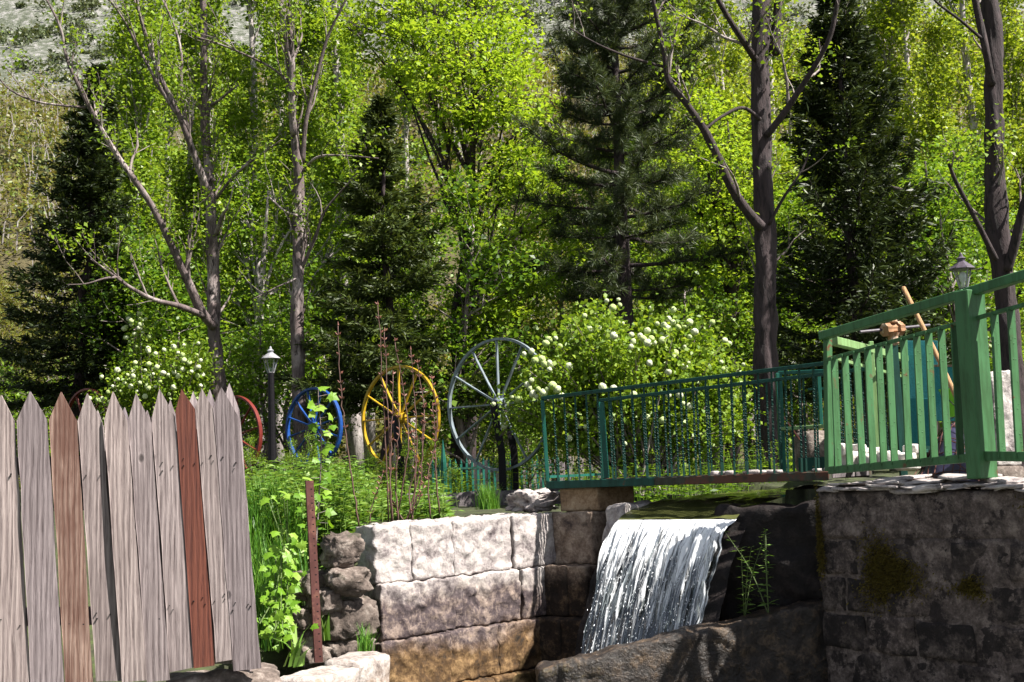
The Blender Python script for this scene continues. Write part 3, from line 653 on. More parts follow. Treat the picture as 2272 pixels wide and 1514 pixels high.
# kerb behind the wall
e0, e1 = P(905, 1097, 12.0), P(1330, 1078, 12.6); mb = MB(); t5 = unit((e1 - e0)[:2]); n5 = np.array([-t5[1], t5[0]])
rough_block(mb, (e0[0], e0[1], -0.42), [[*t5, 0], [*n5, 0], [0, 0, 1]], (np.linalg.norm(e1 - e0), 0.3, 0.24), 0.04, 0.03, 0.02, 5, seed=70)
tag(mb.build('stone_kerb', MT['kerb'], None, smooth=True, weld=True), 'dark mossy stone kerb behind the pale wall and below the wheels', 'kerb')
# ------------------------------------------------------------------ wooden picket fence
pf = thing('picket_fence', P(300, 1500, 5.1), 'weathered grey wooden picket fence with pointed boards, one of them red-brown', 'fence')
def fd(u): return 4.95 + 0.25 * u / 580.0
ZS = 1 / 2.2457
def fpt(zx, zy, off=0.0):
    u, v = zx * ZS, 840 + zy * ZS
    return P(u, v, fd(u) + off)
FN = np.array([-0.235, 0.972, 0.0])         # away from the camera, through the fence
def picket(name, sl_, tip, sr, bl, br, mat, off=0.0, th=0.022, seed=0):
    rg = np.random.default_rng(seed); e = [tip]
    R_ = [np.array(sr) + (np.array(br) - np.array(sr)) * t + np.array([rg.normal() * 1.6, 0]) * (0 < t < 1) for t in np.linspace(0, 1, 9)]
    L_ = [np.array(bl) + (np.array(sl_) - np.array(bl)) * t + np.array([rg.normal() * 1.6, 0]) * (0 < t < 1) for t in np.linspace(0, 1, 9)]
    pts = [np.array(tip)] + R_ + L_
    f = np.array([fpt(p[0], p[1], off) for p in pts]); bow = 0.006 * rg.normal()
    zz = (f[:, 2] - f[:, 2].min()) / (np.ptp(f[:, 2])); f = f + FN * (bow * np.sin(zz * math.pi) + 0.004 * rg.normal())[:, None]
    n = len(f); mb = MB(); faces = []
    # strip quads: tip triangle + quads between the two sides
    Li = list(range(n - 1, 9, -1)); Ri = list(range(1, 10))
    for o_ in (0, n):
        s = [(0 + o_, Li[0] + o_, Ri[0] + o_)] + [(Ri[i] + o_, Li[i] + o_, Li[i + 1] + o_, Ri[i + 1] + o_) for i in range(8)]
        faces += s if o_ else [q[::-1] for q in s]
    faces += [(i, (i + 1) % n, (i + 1) % n + n, i + n) for i in range(n)]
    mb.add(np.concatenate([f, f + FN * th]), faces)
    return mb.build(name, mat, pf, bevel=0.0025)
PK = [((-75, 215), (5, 88), (70, 216), (-10, 1545), (150, 1545), 'wood_grey'),
      ((85, 208), (150, 70), (232, 206), (156, 1545), (318, 1545), 'wood_grey'),
      ((245, 206), (304, 72), (382, 214), (329, 1545), (462, 1545), 'wood_tan'),
      ((386, 212), (433, 80), (506, 222), (480, 1508), (604, 1506), 'wood_grey'),
      ((521, 206), (563, 72), (633, 210), (611, 1512), (730, 1500), 'wood_grey'),
      ((640, 206), (678, 80), (751, 226), (735, 1512), (843, 1500), 'wood_grey'),
      ((756, 196), (795, 57), (869, 192), (848, 1462), (967, 1438), 'wood_grey'),
      ((875, 160), (905, 58), (968, 152), (968, 1442), (1066, 1428), 'wood_red'),
      ((973, 152), (1005, 54), (1056, 147), (1078, 1412), (1163, 1398), 'wood_grey'),
      ((1062, 147), (1103, 48), (1182, 186), (1166, 1456), (1300, 1442), 'wood_grey')]
def nails(o, sl_, sr, bl, br, seed):
    rg = np.random.default_rng(seed); mb = MB()
    for t in (0.19, 0.21, 0.74, 0.76):
        for e in (0.22, 0.78):
            l_, r_ = np.array(sl_) + (np.array(bl) - np.array(sl_)) * t, np.array(sr) + (np.array(br) - np.array(sr)) * t
            if rg.uniform() < 0.35: continue
            z = l_ + (r_ - l_) * (e + rg.normal() * 0.05); c = fpt(z[0], z[1] + rg.normal() * 6) - FN * 0.0045; k = rg.uniform(0.002, 0.0034); a1 = np.array([0.972, 0.235, 0]); a3 = np.array([0, 0, 1.0])
            mb.tube([c, c + FN * 0.02], k, 7)
    if mb.n: mb.build('nails', MT['black'], o)
labs = {'wood_tan': 'brown streaked picket', 'wood_red': 'red-brown stained picket'}
for k, (a, t, b, c, d, m) in enumerate(PK):
    o = picket('picket', a, t, b, c, d, MT[m], 0, seed=k + 3)
    nails(o, a, b, c, d, k)
    if m in labs: o['label'] = labs[m]
BK = [(455, 165, 515), (585, 150, 655), (700, 165, 765), (815, 115, 882), (930, 70, 995), (1010, 60, 1080), (1095, 30, 1190)]
for k, (a, t, b) in enumerate(BK):
    sh = 100 * (b - a) / 75; dx = 105
    picket('back_picket', (a, t + sh), ((a + b) / 2, t), (b, t + sh), (a + dx * 0.9, 1420), (b + dx, 1420), MT['wood_pale'], 0.075, 0.026, seed=40 + k)
for zy in (430, 1180):
    mb = MB(); mb.bar(fpt(-90, zy + 10, 0.05), fpt(1190 + (zy - 430) * 0.09, zy - 10, 0.05), 0.035, 0.075, side=FN); mb.build('fence_rail', MT['wood_grey'], pf, bevel=0.003)
for zx in (30, 1215):
    mb = MB(); mb.bar(fpt(zx, 1540, 0.15), fpt(zx - 90, 260, 0.15), 0.07, 0.07); mb.build('fence_post', MT['wood_grey'], pf, bevel=0.004)

mb = MB(); e0 = P(360, 1530, 5.15); rough_block(mb, (e0[0], e0[1], e0[2] - 0.3), [[0.97, 0.22, 0], [-0.22, 0.97, 0], [0, 0, 1]], (0.52, 0.4, 0.33), 0.03, 0.05, 0.035, 6, seed=91, wobble=0.03)
tag(mb.build('footing_stone', MT['field'], None, smooth=True, weld=True), 'dark rough stone under the bottom edge of the picket fence', 'stone')
# rusty angle post
b0, b1 = P(708, 1470, 7.55), P(687, 1067, 7.75); mb = MB(); w_ = 0.052
ps = thing('steel_post', b0, 'rusty perforated angle-iron post standing in front of the stone stack', 'post')
sd = unit(np.array([1.0, 0.25, 0])); fr = unit(np.array([0.25, -1.0, 0]))
mb.bar(b0 - sd * 0.0, b1 - sd * 0.0, 0.05, 0.006, side=sd); mb.bar(b0 - sd * 0.025 - fr * 0.02, b1 - sd * 0.025 - fr * 0.02, 0.006, 0.04, side=sd)
mb.build('angle_bar', MT['rust'], ps)
mb = MB()
for k in range(24):
    c = b0 + (b1 - b0) * (0.03 + k * 0.04) + fr * 0.0035 + sd * 0.008
    th = np.linspace(0, 2 * math.pi, 9)[:-1]; mb.add([c + sd * 0.006 * math.cos(t) + np.array([0, 0, 0.006]) * math.sin(t) for t in th], [tuple(range(8))])
mb.build('bolt_holes', MT['black'], ps)

# ------------------------------------------------------------------ footbridge
TL, TR, BL, BR = P(1203, 884, 9.4), P(1836, 806, 8.05), P(1215, 1068, 9.4), P(1842, 1046, 8.05)
BD = unit((BR - BL) * np.array([1, 1, 0])); BN = np.array([-BD[1], BD[0], 0])       # BN away from the camera
br = thing('footbridge', (BL + BR) / 2 - [0, 0, 0.1], 'narrow footbridge with teal twisted-bar railings crossing above the waterfall', 'bridge')
def twist_mesh():
    mb = MB(); k = 46; n = 4; v = []; f = []
    for i in range(k + 1):
        t = i / k; a = math.pi / 4 + (0 if t < 0.10 else (min(t, 0.86) - 0.10) / 0.76 * math.pi * 2 * 5.5)
        for j in range(4): v.append((0.0095 * math.cos(a + j * math.pi / 2), 0.0095 * math.sin(a + j * math.pi / 2), 1 - t))
    f = [(i * n + j, (i + 1) * n + j, (i + 1) * n + (j + 1) % n, i * n + (j + 1) % n) for i in range(k) for j in range(n)]
    me = bpy.data.meshes.new('baluster'); me.from_pydata(v, [], f); return me
TW = twist_mesh(); TW.materials.append(MT['rail_dark'])
def railing(off, name, t0, t1, nb, mats, post=0.03):
    o3 = BN * off; a, b, c, d = [q + o3 for q in (TL + (TR - TL) * t0, TL + (TR - TL) * t1, BL + (BR - BL) * t0, BL + (BR - BL) * t1)]
    mb = MB(); mb.bar(a, b, 0.04, 0.026, side=BN); rl = mb.build(name, mats[0], br, bevel=0.002)
    mb = MB(); mb.bar(c - [0, 0, 0.0], a - [0, 0, 0.014], post, post); mb.build('end_post', mats[1], rl, bevel=0.002)
    for k in range(1, nb):
        t = k / nb; p, q = c + (d - c) * t, a + (b - a) * t
        o = link('baluster', TW, None, rl); o.location = Vector(p - wl(rl)); o.scale = (1, 1, float(np.linalg.norm(q - p) - 0.012))
        tl_ = unit(q - p); o.rotation_euler = (0, 0, (k * 0.5) % 1.5)
        o.rotation_mode = 'QUATERNION'; o.rotation_quaternion = Vector(tl_).to_track_quat('Z', 'Y')
    return rl
railing(0.0, 'railing', 0.0, 1.0, 23, (MT['rail_dark'], MT['teal']))
rr = railing(0.82, 'railing', 0.02, 1.0, 23, (MT['rail_dark'], MT['teal']), 0.055)
for t0, t1, m in ((0.0, 0.42, 'rail_dark'), (0.42, 1.0, 'beam_rust')):
    mb = MB(); mb.bar(BL + (BR - BL) * t0 - [0, 0, 0.03], BL + (BR - BL) * t1 - [0, 0, 0.03], 0.06, 0.06, side=BN); mb.build('side_beam', MT[m], br, bevel=0.004)
mb = MB(); mb.bar(BL + BN * 0.82 - [0, 0, 0.03], BR + BN * 0.82 - [0, 0, 0.03], 0.06, 0.06, side=BN); mb.build('side_beam', MT['beam_rust'], br, bevel=0.004)
mb = MB(); e0, e1 = BL + BN * 0.41 - [0, 0, 0.028], BR + BN * 0.41 - [0, 0, 0.028]; mb.bar(e0, e1, 0.74, 0.035, side=BN); mb.build('deck', MT['kerb'], br)
mb = MB(); e = BL + BD * 0.01; mb.bar(e + [0, 0, 0.035] + BN * 0.0, e + [0, 0, 0.035] + BN * 0.8, 0.03, 0.02); mb.build('cross_rail', MT['teal'], br)
# debris lying along the deck edge
rg = np.random.default_rng(8)
for k in range(14):
    c = BL + (BR - BL) * rg.uniform(0.55, 0.98) + BN * rg.uniform(0.08, 0.3) + [0, 0, 0.012]
    boulder('stone_chip', c, (rg.uniform(0.03, 0.07), rg.uniform(0.03, 0.05), rg.uniform(0.012, 0.025)), MT['limeclean'], 100 + k, 'pale stone chip lying on the bridge deck behind the railing', 'stone', 'stone chips on the bridge deck', 0.25, rz=k, res=2)

# sluice gate frame beyond the right end of the bridge
sg = thing('sluice_gate', P(1740, 1050, 10.0), 'teal steel sluice gate frame behind the right end of the footbridge', 'frame')
fa, fb, fc, fdw = P(1727, 828, 10.0), P(1850, 823, 9.8), P(1733, 952, 10.0), P(1856, 944, 9.8); f0 = P(1738, 1055, 10.0)
mb = MB(); mb.bar(f0, fa, 0.05, 0.05); mb.build('frame_post', MT['teal'], sg, bevel=0.003)
mb = MB(); mb.bar(fa, fb, 0.04, 0.03); mb.build('top_bar', MT['teal'], sg, bevel=0.003)
mb = MB(); mb.bar(fc, fdw, 0.06, 0.03); mb.build('bottom_bar', MT['pale_green'], sg, bevel=0.003)
mb = MB(); mb.bar(P(1772, 815, 10.1), P(1781, 990, 10.1), 0.022, 0.022); mb.build('lifting_rod', MT['black'], sg)
mb = MB(); mb.bar(P(1816, 826, 10.0), P(1822, 944, 10.0), 0.03, 0.03); mb.build('frame_post', MT['teal'], sg, bevel=0.003)
mb = MB(); mb.bar(P(1792, 864, 10.05), P(1835, 862, 10.0), 0.02, 0.02); mb.build('cross_bar', MT['teal'], sg)
mb = MB(); mb.bar(P(1738, 925, 10.05), P(1776, 978, 10.05), 0.03, 0.012); mb.build('lever', MT['rust'], sg)
boulder('stone_block', P(1808, 1004, 10.4), (0.20, 0.2, 0.24), MT['field'], 55, 'squat brown stone block behind the sluice frame', 'stone', amp=0.05, rz=0.3)
mb = MB(); c = P(1806, 1030, 9.55); mb.bar(c - BD * 0.13, c + BD * 0.13, 0.012, 0.11, side=BN)
tag(mb.build('metal_plate', MT['rail_dark'], None, bevel=0.002), 'small dark green metal plate set on edge beside the stone block', 'plate')

# ------------------------------------------------------------------ green flat-bar fence on the right wall
gf = thing('metal_fence', P(2170, 1062, 7.06), 'bright green steel fence of upright flat bars with a thick post on the block wall', 'fence')
q = lambda u, v, d: P(u, v, d)
# upper handrail, lower rail of bars, bottom rail: (left end, at post, right end)
H = [q(1824, 746, 7.95), q(2143, 652, 6.85), q(2420, 566, 6.3)]
K = [q(1836, 798, 7.92), q(2140, 714, 6.85), q(2430, 632, 6.3)]
L = [q(1842, 1044, 7.92), q(2158, 1016, 6.85), q(2450, 1022, 6.3)]
FDR = unit((L[1] - L[0]) * np.array([1, 1, 0])); FNR = np.array([FDR[1], -FDR[0], 0])    # towards camera side
mb = MB(); mb.bar(H[0], H[1], 0.07, 0.055, side=FNR); mb.bar(H[1] + FDR * 0.002, H[2], 0.07, 0.055, side=FNR); mb.build('handrail', MT['rail_green'], gf, bevel=0.004)
mb = MB(); mb.bar(K[0], K[1], 0.03, 0.022, side=FNR); mb.bar(K[1], K[2], 0.03, 0.022, side=FNR); mb.build('middle_rail', MT['rail_green'], gf, bevel=0.002)
mb = MB(); mb.bar(L[0], L[1], 0.045, 0.05, side=FNR); mb.build('bottom_rail', MT['rail_green'], gf, bevel=0.003)
mb = MB(); mb.bar(L[1] + [0, 0, 0.012], L[2] + [0, 0, 0.012], 0.045, 0.055, side=FNR); mb.build('bottom_rail', MT['rail_green'], gf, bevel=0.003)
pb, pt = q(2180, 1062, 6.83), q(2150, 646, 6.83); mb = MB(); mb.bar(pb, pt, 0.10, 0.15, side=FDR); mb.build('post', MT['rail_green'], gf, bevel=0.005)
pb, pt = q(1840, 1046, 7.95), q(1836, 748, 7.95); mb = MB(); mb.bar(pb, pt, 0.04, 0.05, side=FDR); mb.build('post', MT['rail_green'], gf, bevel=0.003)
BS = unit(np.array([0.90, 0.436, 0])) # broad direction of each flat bar
def flat_bar(p, r, w=0.056):
    mb = MB(); mb.bar(p, r, w, 0.010, side=BS); o = mb.build('bar', MT['rail_green'], gf, bevel=0.0015)
    # blistered paint
    rg = np.random.default_rng(int(abs(p[0]) * 1e4) % 9999); mb = MB(); nf = np.cross(BS, unit(r - p)); nf = nf if nf[1] < 0 else -nf
    for _ in range(26):
        c = p + (r - p) * rg.uniform(0.02, 0.95) + BS * rg.uniform(-0.45, 0.45) * w + nf * 0.005; s = rg.uniform(0.002, 0.0055); b2 = unit(r - p)
        ring = [c + (BS * math.cos(t) + b2 * math.sin(t)) * s for t in np.arange(6) * math.pi / 3]
        mb.add(ring + [c + nf * s * 0.8], [(i, (i + 1) % 6, 6) for i in range(6)])
    mb.build('paint_blisters', MT['rail_green'], o, smooth=True)
for u0, u1 in ((1853, 1860), (1877, 1886), (1903, 1914), (1928, 1938), (1953, 1962), (1976, 1986), (2010, 2018), (2039, 2049), (2066, 2075), (2095, 2106), (2124, 2134)):
    t0, t1 = (u0 - 1838) / 310, (u1 - 1842) / 318
    # depth varies so that photo spacing holds along the rail
    g = lambda a, b, t: a + (b - a) * (t * 7.92 / (7.92 * t + 6.85 * (1 - t)))
    flat_bar(g(L[0], L[1], t1), g(K[0], K[1], t0))
for u0, u1 in ((2204, 2222), (2242, 2262), (2285, 2305), (2330, 2350)):
    t0, t1 = (u0 - 2140) / 290, (u1 - 2158) / 292; flat_bar(L[1] + (L[2] - L[1]) * (t1 + 0.02), K[1] + (K[2] - K[1]) * (t0 + 0.02), 0.06)
# return section running back along the stream
rf = thing('side_railing', P(1945, 985, 9.9), 'pale green side railing running back behind the flat-bar fence', 'railing')
r0, r1 = P(1850, 757, 8.3), P(2052, 806, 11.6)
mb = MB(); mb.bar(r0, r1, 0.06, 0.06); mb.build('handrail', MT['pale_green'], rf, bevel=0.004)
mb = MB(); a_, b_ = P(1852, 796, 8.35), P(2046, 848, 11.6); mb.bar(a_, b_, 0.03, 0.025); mb.build('lower_rail', MT['pale_green'], rf, bevel=0.002)
c_, d_ = P(1856, 1035, 8.35), P(2056, 1000, 11.6)
mb = MB(); mb.bar(P(1948, 1010, 9.35), P(1932, 758, 9.35), 0.035, 0.035); mb.build('post', MT['pale_green'], rf, bevel=0.003)
mb = MB(); mb.bar(P(2058, 1000, 11.65), P(2050, 800, 11.65), 0.05, 0.05); mb.build('post', MT['rail_dark'], rf, bevel=0.003)
for k in range(1, 18):
    t = k / 18; p, r = c_ + (d_ - c_) * t, a_ + (b_ - a_) * t
    o = link('baluster', TW, None, rf); o.location = Vector(p - wl(rf)); o.scale = (1, 1, float(r[2] - p[2])); 
mb = MB(); mb.bar(c_, d_, 0.03, 0.03); mb.build('bottom_rail', MT['rail_dark'], rf)
# rusty gear on its bar
gr = thing('sluice_gear', P(1975, 760, 9.1), 'rusty winding gear on a horizontal iron rod above the green fence', 'gear')
e0, e1 = P(1908, 737, 9.0), P(2062, 722, 9.3); mb = MB(); mb.tube([e0, e1], 0.012, 8); mb.build('rod', MT['purple_grey'], gr)
c = P(1980, 731, 9.1); ad = unit(e1 - e0); s2 = np.cross(ad, [0, 0, 1.0]); s2 = unit(s2); s3 = np.cross(s2, ad)
mb = MB()
for o_, r_, h_ in ((-0.06, 0.055, 0.05), (0.0, 0.042, 0.09), (0.055, 0.062, 0.035), (0.085, 0.05, 0.02)):
    nn = 16; v = []
    for e in (-h_ / 2, h_ / 2):
        for j in range(nn): rr_ = r_ * (1.0 if j % 2 else 0.86); v.append(c + ad * (o_ + e) + (s2 * math.cos(j * 2 * math.pi / nn) + s3 * math.sin(j * 2 * math.pi / nn)) * rr_)
    mb.add(v, [(j, (j + 1) % nn, nn + (j + 1) % nn, nn + j) for j in range(nn)] + [tuple(range(nn))[::-1], tuple(range(nn, 2 * nn))])
mb.build('gear_housing', MT['rust_pale'], gr)
mb = MB(); mb.lathe(c + [0, 0, -0.13], [(0.03, 0), (0.045, 0.02), (0.04, 0.07), (0.055, 0.10)], 10); mb.build('bearing', MT['rust_pale'], gr)
mb = MB(); mb.lathe(c + [0, 0, 0.045], [(0.035, 0), (0.045, 0.012), (0.04, 0.03)], 10); mb.build('cap', MT['rust_pale'], gr)
mb = MB(); mb.bar(c + [0.0, 0, -0.12], (c[0], c[1], -0.2), 0.05, 0.05); mb.build('stand', MT['rail_dark'], gr)
# wooden shovel handle
hd = P(2005, 640, 8.5); he = P(2142, 930, 8.0); he = he + (he - hd) * 0.22; mb = MB(); mb.tube(smooth_path([hd, hd + (he - hd) * 0.5 + [0.01, 0, 0], he], 4), 0.0175, 10)
st_ = thing('shovel', he, 'pale wooden tool handle leaning behind the green fence', 'shovel')
mb.build('handle', MT['wood_handle'], st_, smooth=True)
mb = MB(); mb.lathe(hd + [0, 0, -0.004], [(0.0175, 0), (0.016, 0.012), (0.008, 0.018)], 10); mb.build('handle_end', MT['wood_handle'], st_, smooth=True)
# teal netting bin, lime tub, navy sheet with rusty mesh, white stone pillar
bn = thing('netting_bin', P(2080, 1000, 10.6), 'teal netted bin standing behind the green fence', 'bin')
def panel(u0, v0, u1, v1, d0, d1, name, mat, par, th=0.02):
    a, b, c, d = P(u0, v0, d0), P(u1, v0, d1), P(u1, v1, d1), P(u0, v1, d0); n = unit(np.cross(b - a, d - a)) * th; mb = MB()
    mb.box8([d, c, c - n, d - n, a, b, b - n, a - n]); return mb.build(name, mat, par, bevel=0.002)
panel(2005, 757, 2080, 885, 10.7, 10.6, 'back_panel', MT['mesh_teal'], bn); panel(2072, 812, 2140, 935, 10.4, 10.3, 'front_panel', MT['mesh_teal'], bn); panel(2005, 885, 2072, 990, 10.65, 10.45, 'side_panel', MT['mesh_teal'], bn)
mb = MB(); mb.bar(P(2066, 812, 10.4), P(2142, 812, 10.28), 0.03, 0.02); mb.build('rim', MT['wood_tan'], bn)
mb = MB(); mb.bar(P(2040, 775, 10.55), P(2042, 1000, 10.55), 0.03, 0.03); mb.build('corner_post', MT['teal'], bn)
tb = thing('plastic_tub', P(2120, 935, 9.6), 'lime green plastic tub behind the thick green post', 'tub'); c = P(2126, 925, 9.6)
mb = MB(); mb.lathe(c, [(0.09, 0), (0.125, 0.21), (0.135, 0.215), (0.135, 0.23), (0.12, 0.23), (0.085, 0.02)], 24); mb.build('tub_body', MT['lime_plastic'], tb, smooth=False)
mb = MB(); mb.tube(smooth_path([c + [-0.13, -0.03, 0.2], c + [-0.05, -0.16, 0.06], c + [0.08, -0.15, 0.04], c + [0.13, -0.02, 0.2]], 6), 0.005, 6); mb.build('handle', MT['black'], tb)
sh_ = thing('mesh_bundle', P(2080, 1035, 9.0), 'dark sheeting heap under rusty wire mesh behind the green fence', 'bundle')
S, T = np.meshgrid(np.linspace(0, 1, 30), np.linspace(0, 1, 20), indexing='ij')
pt = P(2020, 1040, 8.3) + (P(2165, 1045, 7.7) - P(2020, 1040, 8.3)) * S[..., None] + np.array([0.35, 0.6, 0]) * T[..., None]; pt[..., 2] = -0.19 + 0.42 * np.sin(np.clip(T * 1.4, 0, 1.57)) * np.sin(S * 2.6 + 0.35) + 0.02 * fbm(pt.reshape(-1, 3) * 9, 3).reshape(S.shape)
grid_mesh('sheeting', pt, MT['tarp'], sh_)
mb = MB()
for k in range(9):
    for i0 in (0, 1):
        pts = []
        for t in np.linspace(0, 1, 9):
            a, b = (k / 8, t) if i0 else (t, k / 8); i, j = int(a * 29), int(b * 19); pts.append(pt[i, j] + [0, -0.01, 0.025 + 0.02 * math.sin(k * 3 + t * 5)])
        mb.tube(pts, 0.0035, 4, cap=False)
mb.build('wire_mesh', MT['rust'], sh_)
mb = MB(); a_ = P(2236, 1000, 7.8); zt_ = P(2222, 826, 7.8)[2]
rough_block(mb, (a_[0] - 0.09, a_[1] - 0.05, -0.08), [[0.95, 0.3, 0], [-0.3, 0.95, 0], [0, 0, 1]], (0.20, 0.16, zt_ + 0.08), 0.015, 0.012, 0.012, 14, seed=3)
tag(mb.build('marble_slab', MT['limeclean'], None, smooth=True, weld=True), 'white ribbed stone slab standing behind the fence right of the thick post', 'slab')
mb = MB(); rough_block(mb, (a_[0] - 0.17, a_[1] - 0.1, -0.22), [[0.95, 0.3, 0], [-0.3, 0.95, 0], [0, 0, 1]], (0.28, 0.26, 0.135), 0.04, 0.02, 0.012, 8, seed=4)
tag(mb.build('stone_footing', MT['field'], None, smooth=True, weld=True), 'brown stone footing under the white ribbed slab', 'stone')
# white rubble logs behind the fence foot
for k, (u, v, ru, rv_, d, lab) in enumerate([(1866, 998, 13, 15, 8.9, 'small white stone against the first green bar'), (1890, 1020, 18, 20, 8.9, 'white stone low between the first and second green bars'), (1925, 1002, 42, 9, 9.1, 'long pale timber-like stone lying across the white heap'), (1935, 1024, 30, 18, 8.8, 'biggest white stone in the middle of the heap'), (1975, 1020, 26, 20, 8.7, 'white stone right of the biggest one in the heap'), (2008, 1016, 20, 12, 8.6, 'flat white stone resting near the right of the heap'), (2012, 1034, 26, 10, 8.5, 'flattest white stone along the bottom of the heap'), (2022, 998, 12, 12, 8.65, 'round white stone topmost at the right of the heap'), (1905, 1000, 9, 16, 8.95, 'narrow upright white stone at the left of the heap')]):
    boulder('white_stone', P(u, v, d - 0.55), (ru * d / F0 * 1.1, 0.09, rv_ * d / F0 * 1.1), MT['stone_white'], 130 + k, lab, 'stone', 'white stones heaped behind the green fence', 0.14, rz=0.3)

# ------------------------------------------------------------------ lamp posts
def lantern(root, c, s, roofm, hexn=6, bulb=False, glassm='glass'):
    mb = MB(); mb.lathe(c, [(0.055 * s, -0.012 * s), (0.06 * s, 0), (0.05 * s, 0.01 * s)], hexn); mb.build('lantern_base', MT[roofm], root)
    mb = MB(); mb.lathe(c + [0, 0, 0.245 * s], [(0.17 * s, 0), (0.165 * s, 0.012 * s), (0.085 * s, 0.075 * s), (0.05 * s, 0.10 * s), (0.05 * s, 0.13 * s), (0.065 * s, 0.14 * s), (0.03 * s, 0.165 * s), (0.02 * s, 0.20 * s), (0.006 * s, 0.22 * s)], hexn * 2 if hexn > 4 else 8); rf_ = mb.build('lantern_roof', MT[roofm], root)
    mb = MB()
    for j in range(hexn):
        a = 2 * math.pi * j / hexn + 0.2; d = np.array([math.cos(a), math.sin(a), 0]); mb.bar(c + d * 0.055 * s, c + d * 0.125 * s + [0, 0, 0.245 * s], 0.014 * s, 0.014 * s)
    mb.build('lantern_frame', MT['silver'], root)
    mb = MB(); v = []
    for r, z in ((0.052, 0.004), (0.12, 0.242)):
        for j in range(hexn): a = 2 * math.pi * j / hexn + 0.2; v.append(c + [r * s * math.cos(a), r * s * math.sin(a), z * s])
    mb.add(v, [(j, (j + 1) % hexn, hexn + (j + 1) % hexn, hexn + j) for j in range(hexn)]); mb.build('lantern_glass', MT[glassm], root)
    if bulb:
        mb = MB(); mb.lathe(c + [0, 0, 0.02 * s], [(0.02 * s, 0), (0.022 * s, 0.05 * s), (0.045 * s, 0.10 * s), (0.05 * s, 0.14 * s), (0.035 * s, 0.18 * s), (0.01 * s, 0.195 * s)], 14); mb.build('bulb', MT['white_bulb'], root, smooth=True)
c = P(601, 827, 13.5); lp = thing('lamp_post', (c[0], c[1], -0.35), 'black lamp post with silver-roofed lantern between the red and blue wheels', 'lamp post')
mb = MB(); mb.lathe((c[0], c[1], -0.36), [(0.075, 0), (0.075, 0.35), (0.055, 0.40), (0.042, 0.9), (0.036, c[2] + 0.355)], 12); mb.build('pole', MT['black'], lp, smooth=False)
lantern(lp, c, 0.66, 'silver', 6)
c = P(2138, 640, 9.8); lp = thing('lamp_post', (c[0], c[1], -0.2), 'lamp post whose clear lantern with a white bulb rises above the green handrail', 'lamp post')
mb = MB(); mb.lathe((c[0], c[1], -0.2), [(0.04, 0), (0.03, 0.3), (0.026, c[2] + 0.19)], 12); mb.build('pole', MT['black'], lp)
lantern(lp, c, 0.66, 'purple_grey', 4, True)

# ------------------------------------------------------------------ big spoked wheels
WD = unit(np.array([0.79, -0.61, 0])); WN = np.array([-WD[1], WD[0], 0]) * -1
def wheel(u, v, d, rpx, mat, label, rot=0.0, sp=12, rim=0.042, post=True, tilt=0.0):
    c = P(u, v, d); R_ = rpx * d / F0; root = thing('flywheel', (c[0], c[1], -0.35), label, 'wheel', 'painted wheels set up along the garden path')
    up = np.array([0, 0, 1.0]); n = 64; mb = MB(); v_ = []
    for i in range(n):
        a = 2 * math.pi * i / n; e = WD * math.cos(a) + up * math.sin(a)
        for r, w in ((R_, -rim / 2), (R_, rim / 2), (R_ - 0.028, rim / 2), (R_ - 0.028, -rim / 2)): v_.append(c + e * r + WN * w)
    mb.add(v_, [(i * 4 + j, i * 4 + (j + 1) % 4, ((i + 1) % n) * 4 + (j + 1) % 4, ((i + 1) % n) * 4 + j) for i in range(n) for j in range(4)]); mb.build('rim', MT[mat], root, weld=True)
    for k in range(sp):
        a = 2 * math.pi * (k + rot) / sp; e = WD * math.cos(a) + up * math.sin(a); mb = MB(); mb.bar(c + e * 0.05, c + e * (R_ - 0.03), 0.034, 0.016, side=WN); mb.build('spoke', MT[mat], root, bevel=0.002)
    mb = MB(); nn = 16; v_ = []
    for w, r in ((-0.07, 0.05), (-0.05, 0.075), (0.05, 0.075), (0.07, 0.05)):
        for j in range(nn): a = 2 * math.pi * j / nn; v_.append(c + (WD * math.cos(a) + up * math.sin(a)) * r + WN * w)
    mb.add(v_, [(i * nn + j, i * nn + (j + 1) % nn, (i + 1) * nn + (j + 1) % nn, (i + 1) * nn + j) for i in range(3) for j in range(nn)] + [tuple(range(nn))[::-1], tuple(range(3 * nn, 4 * nn))]); mb.build('hub', MT[mat], root, weld=True)
    if post:
        for sgn in (-1, 1):
            o_ = WN * 0.11 * sgn; k1 = c + o_ + [0, 0, 0.02]; k2 = c + o_ + WD * 0.10 * 1 + [0, 0, -0.55 * R_ / 0.77]; k3 = np.array([k2[0], k2[1], -0.38]); mb = MB(); mb.bar(k1, k2, 0.075, 0.06); mb.bar(k2 + [0, 0, 0.03], k3, 0.08, 0.065); mb.build('support_post', MT['black'], root)
    return root
wheel(1107, 897, 13.0, 148, 'w_lblue', 'largest wheel, pale grey-blue with twelve spokes, beside the bridge railing')
wheel(887, 928, 14.4, 117, 'w_yellow', 'yellow painted wheel behind the tall red shoots')
wheel(696, 948, 15.6, 88, 'w_blue', 'dark blue wheel right of the lamp post', rot=0.4, rim=0.055)
wheel(520, 968, 16.2, 90, 'w_red', 'red wheel half hidden by the right end of the picket fence', rot=0.3, sp=10, rim=0.055)
wheel(192, 950, 17.4, 88, 'w_red', 'red wheel whose top arc shows above the pickets below the left white-flowered bush', rot=0.3, sp=10, rim=0.055)
